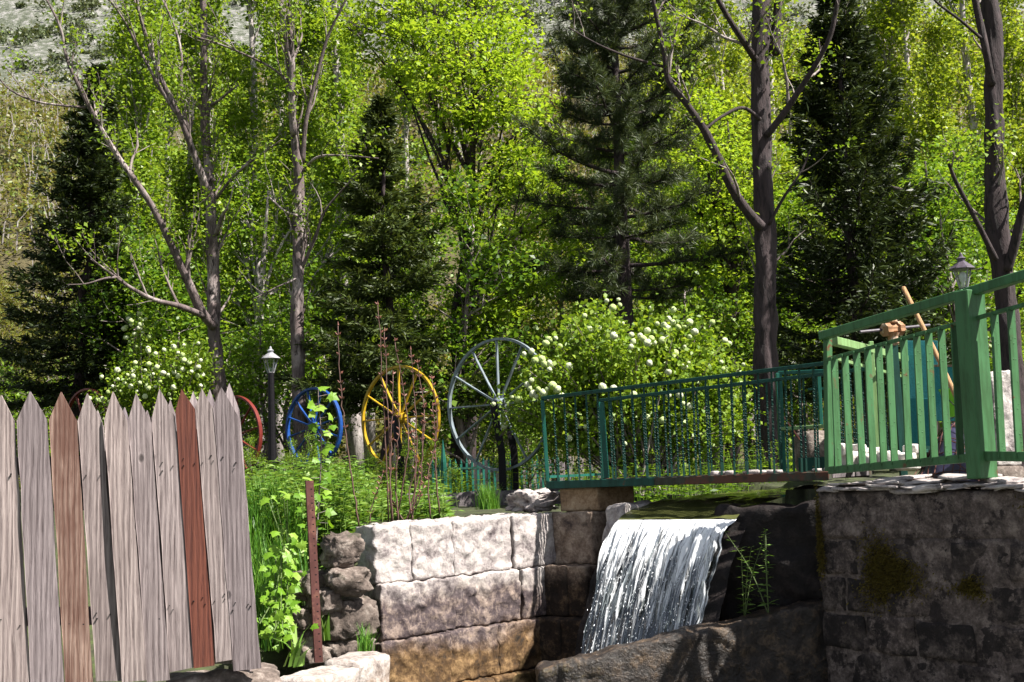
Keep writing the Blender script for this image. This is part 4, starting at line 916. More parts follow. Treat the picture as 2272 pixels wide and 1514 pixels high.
# far fences between the wheels
fp = thing('iron_fence', P(1000, 1080, 13.6), 'low green pointed iron fence behind the pale blue wheel', 'fence')
p0, p1 = P(962, 1090, 13.7), P(1240, 1072, 14.4)
for k in range(24):
    t = k / 23; b_ = p0 + (p1 - p0) * t; hgt = 0.52 + 0.02 * math.sin(k); mb = MB(); mb.bar([b_[0], b_[1], -0.36], [b_[0], b_[1], -0.36 + hgt], 0.028, 0.010, side=unit(p1 - p0)); mb.lathe([b_[0], b_[1], -0.361 + hgt], [(0.016, 0), (0.001, 0.05)], 4); mb.build('fence_bar', MT['teal'], fp)
for z in (-0.27, 0.08):
    mb = MB(); mb.bar([p0[0], p0[1], z], [p1[0], p1[1], z], 0.02, 0.025); mb.build('fence_rail', MT['rail_dark'], fp)
c = P(983, 1000, 13.6); mb = MB(); mb.lathe([c[0], c[1], -0.36], [(0.035, 0), (0.035, 0.52), (0.01, 0.72), (0.003, 0.78)], 8); mb.build('fence_post', MT['teal'], fp)
wp = thing('board_fence', P(1180, 1075, 15.0), 'pale low board fence seen through the lower spokes of the largest wheel', 'fence')
p0, p1 = P(1060, 1072, 15.0), P(1330, 1062, 15.0)
for k in range(14):
    t = k / 13; b_ = p0 + (p1 - p0) * t; mb = MB(); mb.bar([b_[0], b_[1], -0.34], [b_[0], b_[1], 0.16 + 0.02 * math.sin(k * 2)], 0.085, 0.02, side=[1, 0, 0]); mb.build('board', MT['wood_pale'], wp, bevel=0.003)
mb = MB(); mb.bar([p0[0], p0[1] + 0.03, 0.05], [p1[0], p1[1] + 0.03, 0.05], 0.03, 0.06); mb.build('rail', MT['wood_pale'], wp)
mb = MB(); c = P(560, 1075, 12.0); mb.lathe([c[0], c[1], -0.42], [(0.05, 0), (0.05, 0.34), (0.035, 0.36)], 8); tag(mb.build('teal_post', MT['teal'], None), 'stubby teal post beside the weeds below the red wheel', 'post')
# ------------------------------------------------------------------ trees
def ground_at(u, d): 
    x = colx(u, d, -0.3); return np.array([x, d, float(gz(np.array(x), np.array(d)))])
def limb_tree(name, label, cat, limbs, bark, leafm, seed, dens, ln, per, spread, L, W, up=0.3, group=None, ang=(30, 60), sub=1.0, skipfirst=0.25):
    """limbs: list of (points[(u,v,d)], width px start, width px end, branch density factor)"""
    rg = np.random.default_rng(seed); b0 = P(*limbs[0][0][0]); b0 = np.array([b0[0], b0[1], float(gz(b0[0], b0[1])) - 0.06]); root = thing(name, b0, label, cat, group)
    mb = MB(); tw = MB(); anch = []
    for k, (pts, w0, w1, df) in enumerate(limbs):
        w = smooth_path(([b0] if k == 0 else []) + [P(*p) for p in pts], 6); dd = w[:, 1]; n = len(w); rad = np.linspace(w0, w1, n) / 2 * dd / F0
        if k == 0: rad[:3] *= np.array([1.35, 1.15, 1.05])
        rad = rad * (1 + 0.10 * vnoise(w * 3 + seed, 3)); w = w + np.stack([vnoise(w * 1.3 + seed, 5), vnoise(w * 1.3 + seed, 6), 0 * dd], 1) * 0.03
        if k == 0:
            nb_ = 26; w = smooth_path(w[::2], 5) if len(w) > 10 else w; rad = np.interp(np.linspace(0, 1, len(w)), np.linspace(0, 1, n), rad); v0 = mb.n; mb.tube(w, rad, nb_)
            vv = mb.v[-1]; ctr = np.repeat(w, nb_, 0); dr_ = vv - ctr; mb.v[-1] = ctr + dr_ * (1 + 0.20 * fbm(np.stack([vv[:, 0] * 16, vv[:, 1] * 16, vv[:, 2] * 2.6], 1) + seed, 3, 3))[:, None]
        else: mb.tube(w, rad, 8)
        if df > 0: grow(tw, rg, w, rad, [dens[0] * df] + list(dens[1:]), ln, 1, anch, up, skipfirst if k == 0 else 0.12, 0.14, ang)
    mb.build('trunk', MT[bark], root, smooth=True); tw.build('branches', MT['bark_thin'], root, smooth=True)
    if per and anch: crown_leaves('crown', np.array(anch), per, spread, L, W, MT[leafm], root, rg)
    return root
# poplar left: pale trunk with long bare limbs reaching left
limb_tree('poplar_tree', 'poplar with pale flaky trunk forking low and a bare limb reaching left above the pickets', 'tree', [
    ([(484, 900, 17.5), (480, 800, 17.5), (474, 680, 17.5), (470, 560, 17.5), (465, 430, 17.5), (458, 300, 17.5), (455, 170, 17.4), (452, 20, 17.3), (448, -160, 17.2), (440, -360, 17.1)], 36, 9, 1.0),
    ([(476, 725, 17.4), (448, 690, 17.2), (412, 615, 17.0), (380, 545, 16.8), (345, 470, 16.6), (300, 400, 16.4), (255, 335, 16.3), (215, 270, 16.2), (180, 200, 16.1), (150, 130, 16.0), (135, 60, 15.9), (95, -20, 15.8)], 23, 4, 1.0),
    ([(452, 700, 17.2), (400, 680, 16.9), (340, 665, 16.6), (290, 640, 16.4), (250, 612, 16.2), (200, 575, 16.0)], 15, 4, 0.9),
    ([(256, 615, 16.2), (230, 618, 16.0), (190, 630, 15.9), (148, 632, 15.8)], 6, 2, 0.7),
    ([(462, 440, 17.5), (430, 350, 17.2), (400, 270, 17.0), (365, 190, 16.8), (335, 110, 16.7), (310, 30, 16.6), (292, -60, 16.5)], 18, 6, 1.0),
    ([(400, 262, 17.0), (380, 240, 16.9), (340, 165, 16.7), (300, 90, 16.6), (265, 30, 16.5), (205, -40, 16.4)], 10, 4, 0.9),
    ([(472, 400, 17.4), (440, 360, 17.8), (405, 230, 18.0), (400, 100, 18.2), (350, -20, 18.3)], 10, 4, 0.8),
    ([(190, 240, 16.2), (140, 235, 16.0), (80, 225, 15.9), (25, 200, 15.8), (-15, 160, 15.7)], 7, 3, 0.6),
    ([(478, 440, 17.4), (520, 390, 17.2), (570, 350, 17.0), (625, 310, 16.8)], 8, 3, 0.7),
    ([(470, 235, 17.3), (485, 225, 17.2), (510, 205, 17.1), (530, 190, 17.0)], 8, 3, 0.6),
    ([(478, 520, 17.4), (492, 480, 17.2), (505, 462, 17.1)], 11, 6, 0.3)],
    'bark_pop', 'lf_poplar', 11, [3.6, 5.0], [1.0, 0.45], 4, 0.075, 0.06, 0.046, up=0.55, ang=(25, 55))
limb_tree('poplar_tree', 'poplar with dark trunk turning pale higher up, standing behind the blue wheel', 'tree', [
    ([(664, 900, 17.0), (663, 780, 17.0), (661, 660, 17.0), (660, 520, 17.0), (660, 420, 17.0), (657, 340, 17.0), (650, 240, 17.0), (640, 130, 17.0), (622, 20, 17.0), (600, -120, 17.0), (585, -330, 17.0)], 34, 11, 1.0),
    ([(652, 300, 16.9), (648, 200, 16.7), (645, 110, 16.6), (642, 20, 16.5), (655, -100, 16.4), (660, -260, 16.3)], 17, 6, 0.9),
    ([(668, 360, 17.0), (680, 270, 16.9), (700, 180, 16.8), (725, 90, 16.7), (760, 20, 16.6), (800, -60, 16.5)], 12, 4, 0.8),
    ([(650, 190, 16.8), (600, 150, 16.7), (540, 120, 16.6), (480, 95, 16.5), (430, 80, 16.4)], 7, 3, 0.7),
    ([(668, 380, 17.0), (700, 350, 16.7), (750, 345, 16.5), (840, 352, 16.3)], 8, 3, 0.5),
    ([(666, 600, 17.0), (700, 520, 16.8), (720, 470, 16.7), (760, 420, 16.6), (790, 380, 16.5)], 9, 3, 0.7),
    ([(655, 620, 16.9), (610, 640, 16.7), (560, 665, 16.5)], 5, 2, 0.5),
    ([(655, 480, 16.9), (630, 470, 16.8), (596, 440, 16.7)], 7, 5, 0.4)],
    'bark_pop', 'lf_poplar', 12, [3.8, 5.0], [1.0, 0.45], 4, 0.075, 0.06, 0.046, up=0.55, ang=(25, 55))
limb_tree('poplar_tree', 'thick purple-brown ridged trunk rising through the frame behind the bridge railing', 'tree', [
    ([(1712, 1060, 13.6), (1704, 960, 13.6), (1698, 800, 13.6), (1697, 640, 13.6), (1696, 480, 13.6), (1694, 330, 13.6), (1692, 180, 13.6), (1690, 40, 13.6), (1694, -120, 13.6), (1690, -360, 13.5)], 58, 34, 0.5),
    ([(1690, 505, 13.4), (1660, 470, 13.3), (1625, 420, 13.2), (1590, 350, 13.1), (1560, 290, 13.0), (1520, 230, 12.9), (1482, 180, 12.8), (1470, 110, 12.7), (1455, 30, 12.6), (1440, -80, 12.5)], 24, 9, 0.8),
    ([(1478, 150, 12.8), (1400, 128, 12.6), (1330, 100, 12.5), (1260, 60, 12.4)], 8, 3, 0.5),
    ([(1706, 300, 13.5), (1740, 255, 13.4), (1775, 200, 13.3), (1810, 140, 13.2), (1840, 80, 13.1), (1860, 0, 13.0), (1875, -80, 12.9)], 17, 8, 0.7),
    ([(1680, 130, 13.5), (1650, 90, 13.3), (1620, 50, 13.2), (1590, 0, 13.1), (1560, -70, 13.0)], 17, 9, 0.7),
    ([(1706, 500, 13.5), (1740, 440, 13.4), (1780, 380, 13.3), (1800, 330, 13.3)], 9, 3, 0.6),
    ([(1690, 265, 13.4), (1650, 240, 13.2), (1600, 260, 13.1), (1560, 290, 13.0)], 9, 6, 0.6),
    ([(1720, 120, 13.6), (1727, 20, 13.6), (1730, -120, 13.6)], 28, 14, 0.4)],
    'bark_dark', 'lf_poplar', 13, [3.2, 4.5], [0.95, 0.42], 5, 0.085, 0.052, 0.042, up=0.35, ang=(30, 65))
limb_tree('poplar_tree', 'dark trunk forking at the right edge above the lantern, with a pale broken limb', 'tree', [
    ([(2244, 820, 12.6), (2240, 720, 12.6), (2228, 600, 12.6), (2216, 480, 12.6), (2210, 360, 12.6), (2206, 240, 12.6), (2202, 120, 12.6), (2196, 10, 12.6), (2190, -140, 12.6), (2180, -330, 12.5)], 52, 36, 0.4),
    ([(2200, 190, 12.5), (2185, 110, 12.4), (2170, 40, 12.4), (2155, -60, 12.3)], 20, 14, 0.5),
    ([(2215, 575, 12.4), (2185, 520, 12.3), (2150, 455, 12.2), (2120, 395, 12.1), (2105, 355, 12.0)], 14, 7, 0.3),
    ([(2240, 600, 12.5), (2258, 540, 12.4), (2275, 470, 12.3), (2300, 380, 12.2), (2330, 250, 12.1)], 24, 14, 0.6),
    ([(2180, 90, 12.4), (2130, 50, 12.2), (2080, 10, 12.0), (2050, -30, 11.9)], 8, 4, 0.6)],
    'bark_dark', 'lf_poplar', 14, [3.2, 4.5], [0.9, 0.4], 5, 0.085, 0.05, 0.04, up=0.3, ang=(30, 65))

def spruce(name, label, ub, d, v_top, v_bot, halfw_px, mat, seed, nper=1.0, lean=0.0, upsweep=0.25, vb=None):
    rg = np.random.default_rng(seed); top = P(ub + lean, v_top, d); bot = ground_at(ub, d); root = thing(name, bot, label, 'tree')
    h = top[2] - bot[2]; mb = MB(); k = 14; t = np.linspace(0, 1, k); tr = bot + (top - bot) * t[:, None]; tr[:, :2] += 0.03 * rg.normal(size=(k, 2)) * (t[:, None] > 0) * (t[:, None] < 1)
    mb.tube(tr, np.linspace(h * 0.017, 0.008, k), 8); zb = P(ub, v_bot, d)[2] - bot[2]
    pos, dr, nr, ln_ = [], [], [], []; z = max(zb, 0.25); R_ = halfw_px * d / F0
    while z < h * 0.985:
        f = (z - zb) / (h - zb); r = R_ * (1 - f) ** 0.98 * (0.55 + 0.45 * min(1, f * 6 + 0.5)) + 0.06; nb = int(rg.integers(5, 9))
        for b in range(nb):
            a = rg.uniform(0, 2 * math.pi); l = r * rg.uniform(0.62, 1.18); c = bot + (top - bot) * (z / h); d0 = np.array([math.cos(a), math.sin(a), 0])
            s = np.linspace(0, 1, 7); dz = l * ((-0.20 - 0.15 * (1 - f)) * s + (upsweep + 0.35 * f) * s ** 2.2); q = c + d0 * (l * s)[:, None]; q[:, 2] += dz
            mb.tube(q, np.linspace(0.008 + 0.009 * l, 0.003, 7), 4, cap=False)
            m = int(46 * l / 0.9 * nper) + 8; u_ = rg.beta(1.4, 1.0, m); i = np.minimum((u_ * 6).astype(int), 5); fr = u_ * 6 - i; p = q[i] + (q[i + 1] - q[i]) * fr[:, None]
            lat = np.array([-d0[1], d0[0], 0]); sg = rg.choice([-1, 1], m); sl_ = 0.42 * l * (1 - u_ * 0.75) * rg.uniform(0.3, 1.0, m)
            # side shoots: several needle tufts along each
            for e in (0.15, 0.45, 0.75, 1.0):
                pp = p + (lat * sg[:, None] * 0.8 + d0 * 0.55) * (sl_ * e)[:, None]; pp[:, 2] -= (0.18 * sl_ * e) ; pp += rg.normal(size=(m, 3)) * 0.018
                dd = lat * sg[:, None] * 0.7 + d0 * 0.8 + rg.normal(size=(m, 3)) * 0.45; dd[:, 2] += 0.1
                pos.append(pp); dr.append(dd); nr.append(rv(rg, m) + np.array([0, 0, 0.8])); ln_.append(rg.uniform(0.07, 0.15, m))
        z += rg.uniform(0.09, 0.16) * (1.0 + 0.3 * (1 - f))
    mb.build('trunk', MT['bark_dark'], root, smooth=True); pos, dr, nr, ln_ = [np.concatenate(x) for x in (pos, dr, nr, ln_)]
    leaves('crown', pos, dr, nr, ln_ * 1.1, ln_ * 0.25, MT[mat], root); return root
spruce('spruce_tree', 'dark spruce with pointed top at the left, beyond the white-flowered bush', 165, 19.8, 140, 880, 200, 'lf_spruce', 21, 1.0, lean=50, upsweep=0.3)
spruce('spruce_tree', 'broad olive-dark spruce in the middle behind the yellow wheel', 862, 17.2, 215, 890, 225, 'lf_spruce2', 22, 1.0, lean=-15)
spruce('spruce_tree', 'tall near-black spruce on the right between the two thick dark trunks', 1920, 16.5, -80, 860, 265, 'lf_spruce', 23, 1.0, lean=-70, upsweep=0.45)

def pine(label, ub, d, v_top, v_bot, halfw, seed):
    rg = np.random.default_rng(seed); top = P(ub - 45, v_top, d); bot = ground_at(ub, d); root = thing('pine_tree', bot, label, 'tree'); h = top[2] - bot[2]
    mb = MB(); k = 12; t = np.linspace(0, 1, k); tr = bot + (top - bot) * t[:, None]; mb.tube(tr, np.linspace(0.17, 0.03, k), 10); zb = P(ub, v_bot, d)[2] - bot[2]; R_ = halfw * d / F0
    tips = []; z = zb
    while z < h:
        f = (z - zb) / (h - zb); r = R_ * (1 - 0.62 * f ** 1.3) * (0.75 + 0.25 * min(1, f * 5)); a0 = rg.uniform(0, 6.28); nb = int(rg.integers(5, 8))
        for b in range(nb):
            a = a0 + b * 2 * math.pi / nb + rg.normal() * 0.25; l = r * rg.uniform(0.45, 1.2); d0 = np.array([math.cos(a), math.sin(a), 0]); c = bot + (top - bot) * (z / h) + [0, 0, rg.normal() * 0.06]
            s = np.linspace(0, 1, 7); q = c + d0 * (l * s)[:, None]; q[:, 2] += l * (0.10 * s + (0.10 + 0.45 * f) * s ** 2) - 0.2 * l * s * (1 - f); q[:, :2] += np.cumsum(rg.normal(size=(7, 2)) * 0.03, 0)
            mb.tube(q, np.linspace(0.012 + 0.014 * l, 0.006, 7), 5, cap=False)
            for e in np.linspace(0.25, 1, int(5 + l * 8)):
                j = min(int(e * 6), 5); p = q[j] + (q[j + 1] - q[j]) * (e * 6 - j)
                for _ in range(2):
                    w = unit(d0 * 0.7 + rg.normal(size=3) * 0.55 + np.array([0, 0, 0.45])); tl = rg.uniform(0.1, 0.42) * (1.15 - 0.5 * e); te = p + w * tl; mb.tube([p, te], [0.006, 0.004], 3, cap=False); tips.append((te, w)); tips.append((p + w * tl * 0.55, w))
        z += rg.uniform(0.34, 0.52) * (1 - 0.3 * f)
    for _ in range(14): w = unit(rg.normal(size=3) + np.array([0, 0, 1.2])); tips.append((top + w * 0.15, w))
    mb.build('trunk', MT['bark_dark'], root, smooth=True)
    nd_ = 30; T_ = np.repeat(np.array([t_[0] for t_ in tips]), nd_, 0); D_ = np.repeat(np.array([t_[1] for t_ in tips]), nd_, 0); n = len(T_)
    dr = unit(D_ * 0.75 + rv(rg, n) * 0.85); pos = T_ - D_ * rg.uniform(0, 0.10, n)[:, None]
    leaves('crown', pos, dr, rv(rg, n), rg.uniform(0.09, 0.16, n), 0.0085, MT['lf_pine'], root, fold=0.0); return root
pine('dark long-needled pine in the centre right behind the big white-flowered bush', 1402, 17.5, -70, 650, 270, 31)

def maple(name, label, ub, d, seed, clumps, leafm, L, per, forks, hfork, bark='bark_dark', grp=None):
    rg = np.random.default_rng(seed); bot = ground_at(ub, d); root = thing(name, bot, label, 'tree', grp); mb = MB(); anch = []
    fk = P(ub, hfork, d); mb.tube(smooth_path([bot, bot * 0.5 + fk * 0.5 + [0.05, 0, 0], fk], 4), np.linspace(0.12, 0.08, 9), 10)
    cs = [np.array([*P(u, v, d + dd)]) for u, v, dd, r in clumps]
    zt = max(c[2] for c in cs) - 0.4; ld = smooth_path([fk, P(ub + 10, (hfork + proj([fk[0], d, zt])[1]) / 2, d + 0.1), np.array([P(ub + 25, hfork, d)[0], d, zt])], 5); mb.tube(ld, np.linspace(0.075, 0.015, len(ld)), 8)
    ld2 = np.concatenate([smooth_path([bot, bot * 0.5 + fk * 0.5 + [0.05, 0, 0], fk], 4), ld])
    for (u, v, dd, r), c in zip(clumps, cs):
        zs = bot[2] + (c[2] - bot[2]) * rg.uniform(0.5, 0.82); s = ld2[int(np.argmin(np.abs(ld2[:, 2] - zs)))]; mid = s * 0.45 + c * 0.55 + rg.normal(size=3) * 0.12; mid[2] -= 0.05
        w = smooth_path([s, mid, c], 5); mb.tube(w, np.linspace(0.045, 0.008, len(w)), 6, cap=False); rr = r * d / F0; n = int(per * (r / 60) ** 2) + 6
        # flat sprays of foliage within the clump
        for k in range(max(4, n // 38)):
            e = c + rv(rg, 1)[0] * rr * np.array([1.15, 1.15, 0.95]) * rg.uniform(0.25, 1.0) ** 0.5; mb.tube([w[-3], (w[-1] + e) / 2, e], [0.008, 0.006, 0.003], 3, cap=False)
            m = 30; off = rg.normal(size=(m, 3)) * np.array([0.19, 0.19, 0.03]) * (rr / 0.45) ** 0.5; anch.append(e + off)
    mb.build('trunk', MT[bark], root, smooth=True); crown_leaves('crown', np.concatenate(anch), 1, 0.02, L, L * 0.8, MT[leafm], root, rg, flat=1.3, droop=-0.25); return root
rg = np.random.default_rng(77)
cl = [(880, 40, 0, 75), (960, 20, -.5, 85), (1040, 40, 0, 85), (1100, 30, .4, 70), (920, 110, -.6, 80), (1010, 120, -.9, 85), (1090, 120, -.5, 85), (1150, 130, .2, 65), (860, 130, .5, 60), (960, 200, -.8, 70), (1050, 205, -1, 85), (1130, 210, -.6, 75), (1185, 220, 0, 50), (985, 265, -.6, 55), (1070, 290, -.8, 65), (1150, 290, -.4, 65), (1200, 320, 0, 50), (1165, 370, -.4, 60), (1110, 385, -.6, 50), (900, 190, .4, 50), (1020, 420, -.7, 45), (1080, 455, -.8, 60), (1120, 430, -.4, 45), (1045, 470, -.6, 45), (1000, 330, .3, 40), (1215, 400, .2, 40), (940, -60, 0, 85), (1040, -60, .2, 85), (1000, -150, 0, 80), (1100, -40, .5, 60), (800, 60, .8, 55), (760, 30, 1.0, 50)]
maple('maple_tree', 'vivid lime-green maple rising to the top of the frame left of the pine', 1040, 20.5, 41, cl, 'lf_maple', 0.082, 560, 5, 620)
cl = [(1180, 500, 0, 45), (1110, 560, -.3, 50), (1060, 600, 0, 40), (1160, 590, .2, 45), (1230, 480, .3, 35), (1250, 560, .4, 40), (1030, 720, -.4, 60), (1090, 700, -.5, 55), (1150, 720, -.4, 55), (1060, 770, -.6, 50), (1190, 660, 0, 45), (1130, 640, 0, 40), (1000, 660, .2, 35)]
maple('maple_tree', 'low lime-green maple with sparse sprays between the middle spruce and the pine', 1010, 18.3, 42, cl, 'lf_maple', 0.08, 600, 5, 700)
cl = [(1540, 330, 0, 70), (1600, 300, .3, 70), (1650, 380, 0, 60), (1580, 400, -.3, 75), (1640, 450, 0, 55), (1540, 450, .2, 60), (1600, 520, 0, 65), (1650, 560, .2, 50), (1560, 570, .2, 55), (1620, 630, .1, 55), (1500, 560, .4, 45), (1640, 690, 0, 45), (1480, 640, .4, 45), (1560, 240, .4, 50)]
maple('maple_tree', 'bright green broadleaf tree filling the gap between the pine and the thick ridged trunk', 1620, 20.0, 43, cl, 'lf_maple', 0.07, 900, 4, 760)
cl = [(1780, 420, 0, 50), (1770, 520, 0, 50), (1760, 600, 0, 50), (1760, 700, 0, 50), (1800, 330, .4, 45), (2090, 420, 0, 65), (2060, 520, 0, 65), (2120, 500, 0, 60), (2080, 600, 0, 60), (2150, 570, 0, 55), (2020, 620, .3, 45), (2160, 660, -.2, 50), (2090, 690, 0, 50), (2250, 500, 0, 60), (2270, 640, .2, 60), (2130, 340, .4, 60), (2040, 400, .5, 45), (2180, 420, .2, 50)]
maple('maple_tree', 'mid-green broadleaf tree behind the black spruce and the lantern', 2060, 19.0, 44, cl, 'lf_mid', 0.07, 1000, 4, 760)
cl = [(560, 480, .4, 60), (540, 560, .3, 55), (600, 540, .2, 50), (580, 640, .2, 50), (520, 660, .3, 45), (610, 700, 0, 50), (560, 740, 0, 50), (500, 760, .2, 40), (710, 650, .3, 50), (740, 560, .4, 55), (770, 460, .5, 55), (730, 740, .2, 50), (620, 420, .6, 60), (700, 430, .6, 55), (540, 400, .7, 60)]
maple('maple_tree', 'mid-green thin tree filling the space between the two pale poplar trunks', 575, 20.5, 45, cl, 'lf_mid', 0.07, 700, 5, 700, bark='bark_white')
cl = [(300, 600, 0, 50), (340, 640, -.2, 55), (270, 680, -.2, 50), (330, 720, -.3, 50), (380, 680, 0, 50), (420, 620, .2, 45), (250, 640, 0, 40), (400, 760, 0, 45), (290, 770, -.2, 45), (360, 560, .3, 50), (440, 720, 0, 40)]
maple('maple_tree', 'deep green maple in shade under the bare limb of the left poplar', 350, 19.5, 46, cl, 'lf_dark', 0.09, 700, 4, 780)

# background grove: a few kinds, copied
def bg_tree(name, h, r, seed, kind):
    rg = np.random.default_rng(seed); root = thing(name, (0, 0, 0), 'x', 'tree'); mb = MB(); anch = []; k = 10; t = np.linspace(0, 1, k)
    tr = np.stack([0.25 * vnoise(np.stack([t * 3, t * 0 + seed, t * 0], 1), 1), 0.25 * vnoise(np.stack([t * 3, t * 0 + seed, t * 0], 1), 2), t * h], 1); mb.tube(tr, np.linspace(0.02 * h * 0.6 + 0.03, 0.015, k), 7); rad = np.linspace(0.02 * h * 0.6 + 0.03, 0.015, k)
    if kind == 'poplar': grow(mb, rg, tr, rad, [4.6, 3.0], [r * 1.15, r * 0.6], 1, anch, 0.75, 0.15, 0.12, (20, 50)); per, L, sp, lm = 18, 0.095, 0.155, 'lf_yellow'
    elif kind == 'round': grow(mb, rg, tr, rad, [4.0, 3.0], [r * 1.1, r * 0.6], 1, anch, 0.25, 0.12, 0.16, (35, 75)); per, L, sp, lm = 18, 0.10, 0.16, 'lf_mid'
    else: grow(mb, rg, tr, rad, [5.5, 3.6], [r * 1.1, r * 0.6], 1, anch, 0.25, 0.04, 0.16, (40, 80)); per, L, sp, lm = 12, 0.085, 0.15, 'lf_dark' if kind == 'dark' else 'lf_mid'
    mb.build('trunk', MT['bark_white' if kind == 'poplar' else 'bark_thin'], root, smooth=True); crown_leaves('crown', np.array(anch), per, sp, L, L * 0.8, MT[lm], root, rg); return root
def dup(root, loc, rz, sc, label, group=None, swap=None):
    r = root.copy(); COL.objects.link(r); r.location = [float(x) for x in loc]; r.rotation_euler = (0, 0, rz); r.scale = (sc, sc, sc); r['label'] = label
    if group: r['group'] = group
    for ch in root.children:
        c = ch.copy(); COL.objects.link(c); c.parent = r
        if swap and ch.name.startswith('crown'):
            c.data = ch.data if False else ch.data; c.material_slots[0].link = 'OBJECT'; c.material_slots[0].material = MT[swap]
    return r
PP = [bg_tree('poplar_tree', 13, 1.5, 51, 'poplar'), bg_tree('poplar_tree', 12, 1.8, 52, 'poplar'), bg_tree('poplar_tree', 14, 1.4, 53, 'poplar')]
RR = [bg_tree('broadleaf_tree', 9, 1.9, 54, 'round'), bg_tree('broadleaf_tree', 8, 2.2, 55, 'round')]
BB = [bg_tree('shrub_tree', 4.4, 1.3, 56, 'dark'), bg_tree('shrub_tree', 3.2, 1.2, 57, 'mid')]
used = set()
def put(protos, k, u, d, sc, label, group, swap=None):
    p = protos[k % len(protos)]; loc = ground_at(u, d); loc[2] = max(loc[2], -0.5) if d < 44 else float(hz(np.array([loc[0]]), np.array([d]))[0]) - 0.2
    rz = (k * 2.399) % 6.28
    if id(p) not in used and not swap:
        used.add(id(p)); p.location = [float(x) for x in loc]; p.rotation_euler = (0, 0, rz); p.scale = (sc,) * 3; p['label'] = label; p['group'] = group
    else: dup(p, loc, rz, sc, label, group, swap)
g1 = 'yellow-green poplars in the grove on the right'
for k, (u, d) in enumerate([(1500, 27), (1570, 32), (1760, 24), (1800, 30), (1850, 36), (1950, 26), (1990, 33), (2040, 24.5), (2090, 30), (2130, 37), (2160, 27), (2230, 24), (2280, 31), (2330, 28), (1450, 35), (1660, 28), (1700, 37), (2250, 38)]):
    put(PP, k, u, d, 0.92 + 0.12 * math.sin(k * 1.7), 'slender poplar in pale yellow-green spring leaf within the grove on the right behind the spruce', g1)
g2 = 'thin poplars behind the pale trunks on the left'
for k, (u, d) in enumerate([(300, 28), (370, 33), (430, 25), (520, 30), (570, 25), (620, 34), (720, 28), (770, 23.5), (830, 32), (690, 24), (540, 38), (870, 38), (330, 24), (480, 27), (260, 31), (230, 36), (640, 30), (800, 27), (400, 40), (920, 33)]):
    put(PP, k + 1, u, d, 0.86 + 0.12 * math.sin(k * 2.1), 'thin spring-leaved poplar in the grove between the left spruce and the vivid maple', g2, 'lf_poplar')
g3 = 'round-crowned trees deep in the grove'
for k, (u, d) in enumerate([(1250, 30), (1330, 33), (1400, 29), (930, 27), (1170, 26), (1130, 34)]):
    put(RR, k, u, d, 0.8 + 0.12 * math.sin(k * 1.3), 'round-crowned green tree seen in the gaps between the vivid maple and the pine', g3)
g4 = 'mid-green trees low in the grove on the right'
for k, (u, d) in enumerate([(1480, 23), (1560, 24), (1660, 22), (1790, 21), (1980, 21), (2120, 22), (2240, 20)]):
    put(RR, k + 1, u, d, 0.56 + 0.1 * math.sin(k * 1.9), 'low mid-green tree among the trunks on the right below the yellow-green poplars', g4)
g5 = 'shady shrubs at the foot of the trees'
for k, (u, d) in enumerate([(330, 20.5), (420, 19), (520, 18.8), (585, 18), (640, 19), (735, 19.2), (1040, 17.4), (1130, 17.6), (1240, 18.6), (1560, 18), (1640, 18.4), (1780, 18.5), (2140, 17), (2230, 17), (290, 19), (60, 23), (140, 24), (-10, 25), (20, 28), (1200, 21), (1700, 21), (1100, 22), (480, 22)]):
    put(BB, k, u, d, 0.72 + 0.2 * math.sin(k * 2.3), 'leafy shrub growing in shade at the foot of the garden trees', g5)
for k, (u, d, sc_) in enumerate([(700, 15.2, .27), (745, 15.0, .25), (650, 15.4, .25), (860, 14.0, .25), (915, 13.9, .27), (820, 14.6, .28), (965, 13.8, .22), (1118, 13.3, .27), (1180, 13.4, .36), (1010, 13.4, .2), (560, 15.5, .27), (1230, 13.0, .42)]):
    put(BB, k, u, d, sc_ * 0.65, 'small leafy bush growing up among the spokes of the painted wheels', 'small bushes among the painted wheels', 'lf_mid')
g6 = 'small yellow-green trees at the far left edge'
for k, (u, d) in enumerate([(20, 34), (90, 38), (-30, 40), (150, 41)]):
    put(RR, k, u, d, 0.62 + 0.1 * math.sin(k), 'small olive spring tree at the left edge below the brown slope', g6, 'lf_olive')

# woods and scrub on the mountain
rg = np.random.default_rng(91); n = 190000; y = 47 + 82 * rg.beta(1.0, 1.2, n); x = rg.uniform(-0.5, 0.5, n) * y; b = hz(x, y)
cl_ = fbm(np.stack([x / 3.2, y / 4.5, 0 * x], 1), 3, 71); keep = (cl_ > -0.35) & ((b + 4 * cl_ < 39)); x, y, b, cl_ = x[keep], y[keep], b[keep], cl_[keep]; n = len(x)
pos = np.stack([x, y, b + rg.uniform(0, 1, n) ** 0.8 * (2.6 + 2.2 * cl_)], 1); dv = rv(rg, n); dv[:, 2] = np.abs(dv[:, 2]) * 0.8
o = leaves('distant_woods', pos, dv, rv(rg, n), rg.uniform(0.18, 0.5, n), rg.uniform(0.09, 0.24, n), MT['lf_olive']); tag(o, 'hazy olive and russet spring woods covering the lower mountain slope', 'woods', kind='stuff')
mb = MB(); ii = rg.choice(n, 1500, replace=False)
for i in ii: hh = rg.uniform(1.5, 3.6); mb.tube([[x[i], y[i], b[i] - 0.2], [x[i] + rg.normal() * 0.15, y[i], b[i] + hh * 0.6], [x[i] + rg.normal() * 0.4, y[i], b[i] + hh]], [0.06, 0.045, 0.015], 3, cap=False)
tag(mb.build('distant_trunks', MT['bark_white']), 'thin grey trunks showing through the spring woods on the slope', 'woods', kind='stuff')
ns = 1700; ys = rg.uniform(70, 190, ns); xs = rg.uniform(-0.5, 0.5, ns) * ys; bs_ = hz(xs, ys); P_, r_ = [], []
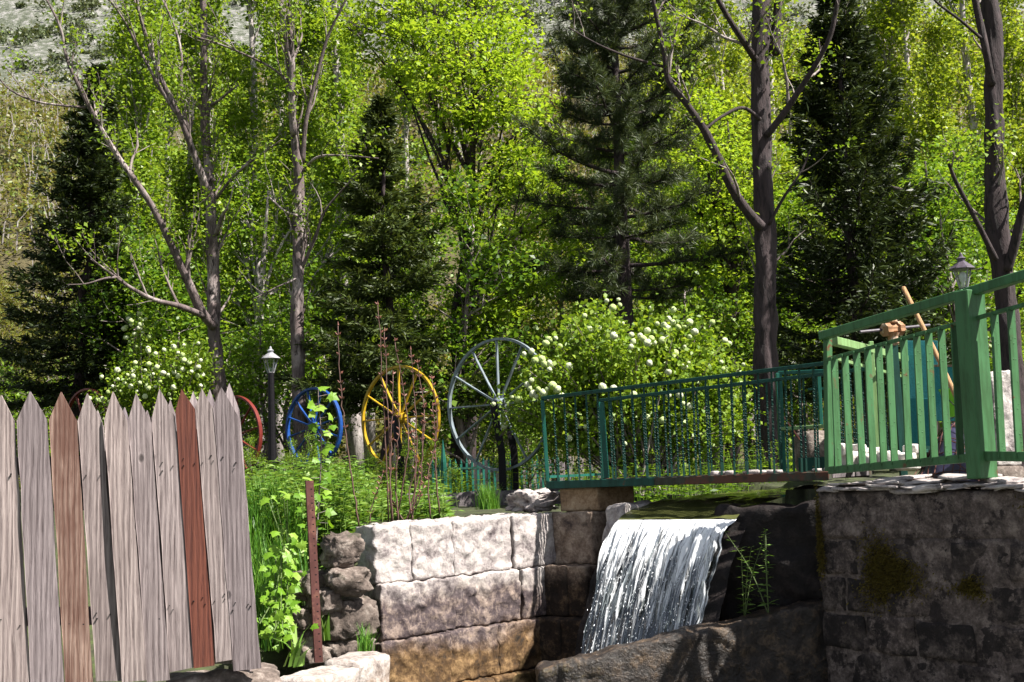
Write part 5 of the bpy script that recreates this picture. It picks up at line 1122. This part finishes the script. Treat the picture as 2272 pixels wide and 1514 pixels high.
for i in range(ns):
    if fbm(np.array([[xs[i] / 9, ys[i] / 9, 0.5]]), 3, 5)[0] < -0.25: continue
    R_ = rg.uniform(0.5, 1.9); q = rg.normal(size=(110, 3)) * np.array([0.5, 0.5, 0.38]) * R_; q[:, 2] = np.abs(q[:, 2]); P_.append(q + [xs[i], ys[i], bs_[i] - 0.1])
P_ = np.concatenate(P_); o = leaves('mountain_scrub', P_, rv(rg, len(P_)), rv(rg, len(P_)) + [0, 0, 0.5], rg.uniform(0.3, 0.6, len(P_)), rg.uniform(0.2, 0.4, len(P_)), MT['lf_scrub'])
tag(o, 'dark scrub bushes dotted over the grey scree high on the mountain', 'scrub', kind='stuff')

# ------------------------------------------------------------------ bushes with white globes
def bloom_mesh():
    bm = bmesh.new(); bmesh.ops.create_icosphere(bm, subdivisions=3, radius=1.0); q = np.array([v.co[:] for v in bm.verts]); q *= (1 + 0.17 * fbm(q * 6.5, 2, 5))[:, None]
    for v, p in zip(bm.verts, q): v.co = p
    me = bpy.data.meshes.new('flower_head'); bm.to_mesh(me); bm.free(); me.materials.append(MT['bloom']); me.shade_smooth(); return me
BM_ = bloom_mesh()
def snowball(label, ub, d, ells, fl, nleaf, seed, extra, L, rb):
    rg = np.random.default_rng(seed); bot = ground_at(ub, d); root = thing('snowball_bush', bot, label, 'bush'); mb = MB(); pos = []; tot = sum(e[3] * e[4] for e in ells)
    cen = []
    for (u, v, dd, ru, rvv) in ells:
        c = P(u, v, d + dd); R_ = np.array([ru, min(ru, rvv) * 1.0, rvv]) * d / F0; cen.append((c, R_)); m = int(nleaf * ru * rvv / tot)
        nb = max(5, m // 90)
        for k in range(nb):
            e = c + rv(rg, 1)[0] * R_ * rg.uniform(0.45, 1.0); s = bot + np.array([rg.normal() * 0.12, rg.normal() * 0.1, 0.05]); mid = s * 0.4 + e * 0.6; mid[2] += 0.12; w = smooth_path([s, mid, e], 4); mb.tube(w, np.linspace(0.014, 0.003, len(w)), 4, cap=False)
            mm = m // nb; tt = rg.beta(3.5, 0.9, mm); i = np.minimum((tt * (len(w) - 1)).astype(int), len(w) - 2); p = w[i] + (w[i + 1] - w[i]) * (tt * (len(w) - 1) - i)[:, None]; pos.append(p + rg.normal(size=(mm, 3)) * 0.085)
    mb.build('stems', MT['bark_thin'], root); pos = np.concatenate(pos); n = len(pos); dv = rv(rg, n); dv[:, 2] -= 0.25
    leaves('foliage', pos, dv, rv(rg, n) + [0, 0, 1.0], L * rg.uniform(0.6, 1.25, n), L * 0.72 * rg.uniform(0.7, 1.2, n), MT['lf_poplar'], root)
    pts = []
    for (u, v) in fl:
        dmin = min(((P(u, v, d) - c) / R_)[[0, 2]] @ ((P(u, v, d) - c) / R_)[[0, 2]] for c, R_ in cen); best = min(cen, key=lambda cr: (((P(u, v, d) - cr[0]) / cr[1])[[0, 2]] ** 2).sum()); k = (((P(u, v, d) - best[0]) / best[1])[[0, 2]] ** 2).sum()
        dep = best[0][1] - best[1][1] * math.sqrt(max(0.05, 1 - k)) * 0.95 - 0.05; pts.append(P(u, v, dep))
    for _ in range(extra):
        c, R_ = cen[rg.integers(len(cen))]; w = rv(rg, 1)[0]; w[1] = -abs(w[1]) * 0.9; w[2] = w[2] * 0.8 + 0.15; pts.append(c + unit(w) * R_ * rg.uniform(0.85, 1.05))
    pts = np.array(pts)[:100]
    for p in pts:
        o = link('flower_head', BM_, None, root); o.location = Vector(p - wl(root)); r = rb * rg.uniform(0.55, 1.15); o.scale = (r, r, r * 0.88); o.rotation_euler = rg.uniform(0, 6, 3)
    return root
FR = [(1297, 701), (1346, 668), (1360, 683), (1375, 677), (1372, 665), (1330, 729), (1308, 731), (1362, 745), (1427, 752), (1436, 734), (1452, 737), (1437, 761), (1401, 743), (1405, 758), (1400, 770), (1452, 761), (1468, 743), (1480, 751), (1470, 755), (1458, 719), (1473, 722), (1482, 730), (1483, 708), (1494, 688), (1493, 716), (1504, 727), (1520, 726), (1530, 716), (1541, 737), (1519, 770), (1497, 784), (1530, 748), (1218, 754), (1233, 751), (1242, 769), (1211, 762), (1207, 808), (1219, 806), (1262, 813), (1441, 806), (1600, 804), (1650, 810), (1527, 806), (1179, 844), (1194, 864), (1169, 854), (1182, 874), (1214, 864), (1226, 856), (1236, 864), (1151, 887), (1136, 882), (1187, 800), (1207, 810), (1219, 807), (1219, 820), (1179, 780), (1335, 899), (1434, 926), (1470, 933), (1516, 896), (1528, 902), (1537, 896), (1405, 877), (1483, 877), (1508, 877), (1362, 862), (1337, 859), (1483, 826), (1497, 828), (1357, 933), (1386, 985), (1263, 973), (1175, 862), (1190, 880), (1205, 872), (1246, 880), (1420, 745), (1445, 752)]
snowball('large bush thick with white globe flowers behind the bridge railing', 1420, 12.2, [(1420, 830, 0, 200, 150), (1300, 790, .1, 110, 110), (1520, 800, .2, 120, 110), (1210, 840, -.1, 75, 80), (1400, 950, .1, 230, 110), (1570, 930, .1, 90, 110), (1330, 720, .2, 60, 60), (1480, 730, .2, 70, 55), (1630, 880, .2, 60, 90), (1140, 900, .3, 50, 60), (1560, 760, .3, 60, 50), (1250, 740, .2, 50, 50)], FR, 26000, 61, 22, 0.06, 0.038)
FL = [(291, 712), (311, 708), (312, 720), (307, 728), (298, 741), (316, 738), (330, 780), (345, 785), (364, 777), (385, 770), (405, 788), (408, 800), (395, 783), (437, 788), (440, 762), (420, 805), (425, 825), (362, 828), (340, 830), (322, 822), (330, 808), (300, 805), (283, 832), (276, 850), (250, 858), (262, 842), (290, 858), (303, 868), (322, 880), (345, 858), (355, 847), (373, 832), (348, 815), (405, 820), (440, 815), (445, 800), (295, 835), (240, 870), (228, 885), (310, 850), (268, 868), (385, 860), (375, 875), (330, 862)]
snowball('left bush with pale green-white globe flowers behind the picket fence', 350, 17.0, [(350, 830, 0, 105, 65), (270, 870, 0, 70, 45), (420, 800, .1, 70, 70), (305, 740, .2, 30, 50), (380, 900, 0, 130, 60)], FL, 9000, 62, 40, 0.065, 0.038)

# ------------------------------------------------------------------ weeds, vines, shoots, grass
def weeds(name, label, cat, pts, hts, mat, seed, L, nl, lean=0.12, stemm='stem_green', kind='stuff', wr=0.32):
    rg = np.random.default_rng(seed); mb = MB(); pos, dr, nr, ll = [], [], [], []
    for p, h in zip(pts, hts):
        ln_ = rg.normal(size=2) * lean * h; q = np.array([p, p + [ln_[0] * 0.4, ln_[1] * 0.4, h * 0.55], p + [ln_[0], ln_[1], h]]); q = smooth_path(q, 3); mb.tube(q, np.linspace(0.004, 0.002, len(q)), 3, cap=False)
        k = max(3, int(nl * h / 0.5)); t = np.linspace(0.12, 1, k); a = np.arange(k) * 1.57 + rg.uniform(0, 6)
        for s in (0, math.pi):
            i = np.minimum((t * (len(q) - 1)).astype(int), len(q) - 2); c = q[i] + (q[i + 1] - q[i]) * (t * (len(q) - 1) - i)[:, None]; d = np.stack([np.cos(a + s), np.sin(a + s), 0.35 - 0.6 * rg.uniform(0, 1, k)], 1)
            pos.append(c); dr.append(d); nr.append(np.tile([0, 0, 1.0], (k, 1)) + rg.normal(size=(k, 3)) * 0.3); ll.append(L * (1.15 - 0.55 * t) * rg.uniform(0.7, 1.25, k))
    v = leaf_verts(*[np.concatenate(x) for x in (pos, dr, nr, ll)], np.concatenate(ll) * wr); q = np.arange(len(v)).reshape(-1, 4)
    if kind: 
        sv = np.concatenate(mb.v); me = bpy.data.meshes.new(name); q2 = np.array([f if len(f) == 4 else (*f, f[-1]) for f in mb.f]) + len(v)
        fill(me, np.concatenate([v, sv]), np.concatenate([q, q2])); o = link(name, me, MT[mat]); return tag(o, label, cat, kind=kind)
    root = thing(name, pts[0], label, cat); mb.build('stem', MT[stemm], root); me = bpy.data.meshes.new(name + '_leaves'); fill(me, v - wl(root), q); link('foliage', me, MT[mat], root); return root
rg = np.random.default_rng(101)
def area(n, uu, dd, f=None):
    u = rg.uniform(*uu, n); d = rg.uniform(*dd, n); return np.array([ground_at(a, b) for a, b in zip(u, d)])
p = np.concatenate([area(330, (560, 990), (9.6, 11.5)), area(260, (560, 800), (8.6, 10)), area(160, (600, 830), (11, 13))]); keep = ((p[:, 0] - A0[0]) * ND[0] + (p[:, 1] - A0[1]) * ND[1]) < -0.35; p = p[keep]
uu = np.array([proj(x)[0] for x in p]); hts = rg.uniform(0.18, 0.55, len(p)) * np.where(uu > 830, 0.6, 1.0) * np.where(p[:, 1] > 11, 0.8, 1)
weeds('weeds', 'tall nettle-like green weeds crowding behind the pale stone wall', 'weeds', p, hts, 'lf_weed', 5, 0.115, 10)
p = area(500, (420, 1330), (12.3, 17)); weeds('undergrowth', 'low shaded undergrowth across the garden below the wheels', 'undergrowth', p, rg.uniform(0.15, 0.4, len(p)), 'lf_mid', 6, 0.08, 9)
p = area(220, (1280, 1900), (11.5, 15)); weeds('undergrowth', 'low green undergrowth beyond the bridge beneath the large flowering bush', 'undergrowth', p, rg.uniform(0.2, 0.5, len(p)), 'lf_mid', 7, 0.07, 9)
p = np.array([[*(A0 + TD * a - ND * b), -0.36] for a, b in zip(rg.uniform(2.9, 7.0, 260), rg.uniform(0.35, 1.2, 260))]); weeds('bank_plants', 'shade-tinted leafy plants along the far stream bank under the bridge', 'plants', p, rg.uniform(0.12, 0.4, len(p)), 'lf_dark', 8, 0.08, 10)  # the bush's shade over this strip is put into the darker leaf colour
def grass(name, label, cat, base, n, rad, h, seed, mat='lf_grass', w=0.006, kind=None, splay=0.45):
    rg = np.random.default_rng(seed); base = np.atleast_2d(base); P0 = base[rg.integers(len(base), size=n)] + np.stack([rg.normal(size=n) * rad, rg.normal(size=n) * rad, np.zeros(n)], 1); v, q = [], []
    a = rg.uniform(0, 6.28, n); d = np.stack([np.cos(a), np.sin(a), 0 * a], 1); s = np.stack([-d[:, 1], d[:, 0], 0 * a], 1); hh = h * rg.uniform(0.5, 1.15, n); sp = splay * rg.uniform(0.2, 1.1, n); ww = w * rg.uniform(0.7, 1.3, n)
    rows = []
    for t in (0, 0.35, 0.7, 1.0):
        c = P0 + d * (hh * sp * t ** 1.8)[:, None]; c[:, 2] += hh * (t - 0.25 * sp * t ** 3); wd = ww * (1 - t * 0.92); rows.append(c - s * wd[:, None]); rows.append(c + s * wd[:, None])
    V = np.stack(rows, 1).reshape(-1, 3); b = np.arange(n)[:, None] * 8; q = np.concatenate([b + np.array([2 * k, 2 * k + 1, 2 * k + 3, 2 * k + 2]) for k in range(3)])
    c0 = base.mean(0); me = bpy.data.meshes.new(name); fill(me, V - c0, q); o = link(name, me, MT[mat], None, [float(x) for x in c0]); return tag(o, label, cat, kind=kind)
gb = np.array([ground_at(u, d) for u, d in zip(rg.uniform(545, 660, 70), rg.uniform(7.9, 9.2, 70))]); grass('tall_grass', 'tall fresh grass on the bank right of the picket fence', 'grass', gb, 2600, 0.07, 0.42, 3, kind='stuff')
c = P(1083, 1130, 9.9); grass('grass_tuft', 'fine bright grass tuft on the wall top below the largest wheel', 'grass', c, 420, 0.035, 0.22, 4, w=0.003)
c = P(815, 1448, 7.7); grass('grass_tuft', 'small grass tuft at the foot of the stone stack', 'grass', c, 90, 0.03, 0.18, 5, w=0.004)
c = P(655, 1478, 7.0); grass('leafy_clump', 'broad strap-leaved green clump beside the foot of the rusty post', 'plant', c, 16, 0.025, 0.24, 6, w=0.017, splay=0.9, mat='lf_weed')
c = P(722, 1420, 7.75); grass('leafy_clump', 'upright strap-leaved plant growing right behind the rusty post', 'plant', c, 12, 0.02, 0.22, 7, w=0.014, splay=0.3, mat='lf_weed')
c = P(1382, 1122, 10.0); grass('grass_tuft', 'small grass sprig at the top left of the waterfall', 'grass', c, 60, 0.03, 0.07, 8, w=0.004)
c = P(1800, 1338, 8.6); grass('grass_tuft', 'few green blades on the upper end of the wet stone ledge', 'grass', c, 8, 0.012, 0.16, 9, w=0.004, splay=0.5)
LOBE = [(0, 0), (0.16, 0.05), (0.42, 0.02), (0.36, 0.24), (0.56, 0.46), (0.33, 0.50), (0.26, 0.62), (0.0, 1.0), (-0.26, 0.62), (-0.33, 0.50), (-0.56, 0.46), (-0.36, 0.24), (-0.42, 0.02), (-0.16, 0.05)]
def lobed(name, pts, size, mat, par, seed):
    rg = np.random.default_rng(seed); mb = MB()
    for p in pts:
        n_ = unit(np.array([0.35, -0.75, 0.75]) + rg.normal(size=3) * 0.45); d = unit(np.cross(n_, rv(rg, 1)[0])); d = d if d[2] < 0.2 else -d; s = np.cross(d, n_); k = size * rg.uniform(0.6, 1.2)
        v = [p + (s * x + d * y) * k - n_ * (x * x * 0.35 + (y - .4) ** 2 * 0.15) * k for x, y in LOBE] + [p + d * 0.4 * k]; mb.add(v, [(i, (i + 1) % 14, 14) for i in range(14)])
    return mb.build(name, MT[mat], par)
vn = thing('vine_sapling', P(716, 1180, 8.6), 'young maple sapling with bright lobed leaves in front of the blue wheel', 'sapling')
st = smooth_path([P(700, 1220, 8.5), P(708, 1100, 8.5), P(713, 980, 8.45), P(706, 880, 8.4)], 6); mb = MB(); mb.tube(st, np.linspace(0.008, 0.003, len(st)), 6); rg = np.random.default_rng(3); lp_ = []
for k, v in enumerate(np.linspace(878, 1165, 15)):
    for s in (-1, 1):
        c = P(712 + s * rg.uniform(4, 26), v + rg.normal() * 6, 8.45 + rg.normal() * 0.05); j = st[int(np.argmin(np.abs(st[:, 2] - c[2])))]; mb.tube([j, c], 0.0025, 3, cap=False); lp_.append(c)
mb.build('stem', MT['bark_thin'], vn); lobed('foliage', lp_, 0.085, 'lf_vine', vn, 4)
vn = thing('vine', P(600, 1440, 7.5), 'bright lobed vine leaves hanging between the picket fence and the stone stack', 'vine'); lp_ = []; mb = MB()
for k in range(5):
    a = P(rg.uniform(590, 650), rg.uniform(1190, 1250), 7.9); b = P(rg.uniform(570, 640), rg.uniform(1380, 1440), 7.4); w = smooth_path([a, (a + b) / 2 + rg.normal(size=3) * 0.06, b], 6); mb.tube(w, 0.004, 4, cap=False)
    for p in w:
        for _ in range(2): lp_.append(p + rg.normal(size=3) * np.array([0.06, 0.04, 0.05]))
mb.build('stems', MT['stem_green'], vn); lobed('foliage', lp_, 0.07, 'lf_vine', vn, 5)
vn = thing('sapling', P(615, 1150, 8.2), 'yellow-green leafy sprays among the weeds left of the rusty post', 'sapling'); lp_ = [P(rg.normal(635, 25), rg.choice([1100, 1125, 1180, 1215, 1235]) + rg.normal() * 6, 8.2 + rg.normal() * .06) for _ in range(26)]; mb = MB()
for p in lp_[::2]: mb.tube([P(640, 1260, 8.25), (P(640, 1230, 8.25) + p) / 2, p], 0.003, 3, cap=False)
mb.build('stems', MT['stem_green'], vn); lobed('foliage', lp_, 0.07, 'lf_vine', vn, 6)
def shoots(label, defs, seed):
    rg = np.random.default_rng(seed); root = thing('red_shoots', P(*defs[0][0]), label, 'shoots'); bm_ = MB(); mb = MB()
    for pts in defs:
        w = smooth_path([P(*p) for p in pts], 6); w[1:-1, :2] += rg.normal(size=(len(w) - 2, 2)) * 0.004; mb.tube(w, np.linspace(0.007, 0.003, len(w)), 5)
        for i in range(len(w) // 3, len(w)):
            for s in (-1, 1):
                if rg.uniform() < (0.35 if i > len(w) * 0.6 else 0.75): continue
                d = np.array([s * 0.8, rg.normal() * 0.5, 0.9]); pp = w[i] + [s * 0.004, 0, 0]; bm_.tube([pp, pp + unit(d) * 0.014, pp + unit(d) * 0.032], [0.004, 0.008, 0.001], 4, cap=False)
        bm_.tube([w[-1], w[-1] + [0, 0, 0.03]], [0.008, 0.001], 4, cap=False)
    mb.build('canes', MT['stem_red'], root, smooth=True); bm_.build('buds', MT['bud'], root)
shoots('clump of tall budding red-brown canes in front of the yellow wheel', [
    [(862, 1160, 9.3), (856, 1000, 9.3), (850, 860, 9.3), (838, 676, 9.3)], [(868, 1160, 9.3), (864, 1000, 9.25), (858, 850, 9.3), (853, 735, 9.3)], [(880, 1160, 9.35), (905, 1000, 9.3), (900, 900, 9.35), (876, 757, 9.3)],
    [(915, 1150, 9.4), (925, 1000, 9.4), (920, 880, 9.4), (911, 776, 9.4)], [(905, 1155, 9.3), (935, 1020, 9.3), (940, 900, 9.35), (926, 805, 9.35)], [(975, 1140, 9.5), (965, 1020, 9.5), (970, 930, 9.5), (958, 840, 9.5)],
    [(872, 1160, 9.2), (866, 1060, 9.2), (868, 960, 9.25), (872, 830, 9.3)], [(900, 1160, 9.3), (930, 1090, 9.3), (936, 1010, 9.3), (942, 905, 9.35)], [(905, 1160, 9.25), (925, 1120, 9.2), (948, 1063, 9.15)], [(895, 1158, 9.3), (880, 1130, 9.35), (862, 1090, 9.4)],
    [(884, 1160, 9.3), (878, 1060, 9.35), (884, 980, 9.35), (886, 900, 9.4)], [(955, 1150, 9.4), (950, 1060, 9.4), (966, 980, 9.45), (960, 900, 9.45)], [(915, 1158, 9.25), (908, 1090, 9.3), (922, 1040, 9.3), (918, 960, 9.35)]], 1)
shoots('single tall budding red cane in front of the gap between the blue and yellow wheels', [[(797, 1170, 8.7), (780, 1060, 8.7), (765, 950, 8.7), (755, 850, 8.7), (750, 722, 8.7)], [(820, 1175, 8.8), (826, 1120, 8.8), (850, 1050, 8.85)]], 2)
for k, (u, v, d, h, lab) in enumerate([(990, 1140, 9.8, 0.17, 'pale leafy sprout on the wall top, left of its pair'), (1016, 1138, 9.85, 0.15, 'pale leafy sprout on the wall top, nearer the grass tuft'), (1652, 1380, 7.98, 0.5, 'thin willow-like plant in front of the black weir wall'), (1705, 1365, 7.92, 0.55, 'thin drooping plant nearest the block wall in front of the black weir wall')]):
    weeds('sprout', lab, 'plant', [P(u, v, d)] * (1 if k < 2 else 3), [h] * (1 if k < 2 else 3), 'lf_weed', 40 + k, 0.07, 13, 0.1 if k < 2 else 0.3, kind=None, wr=0.2)
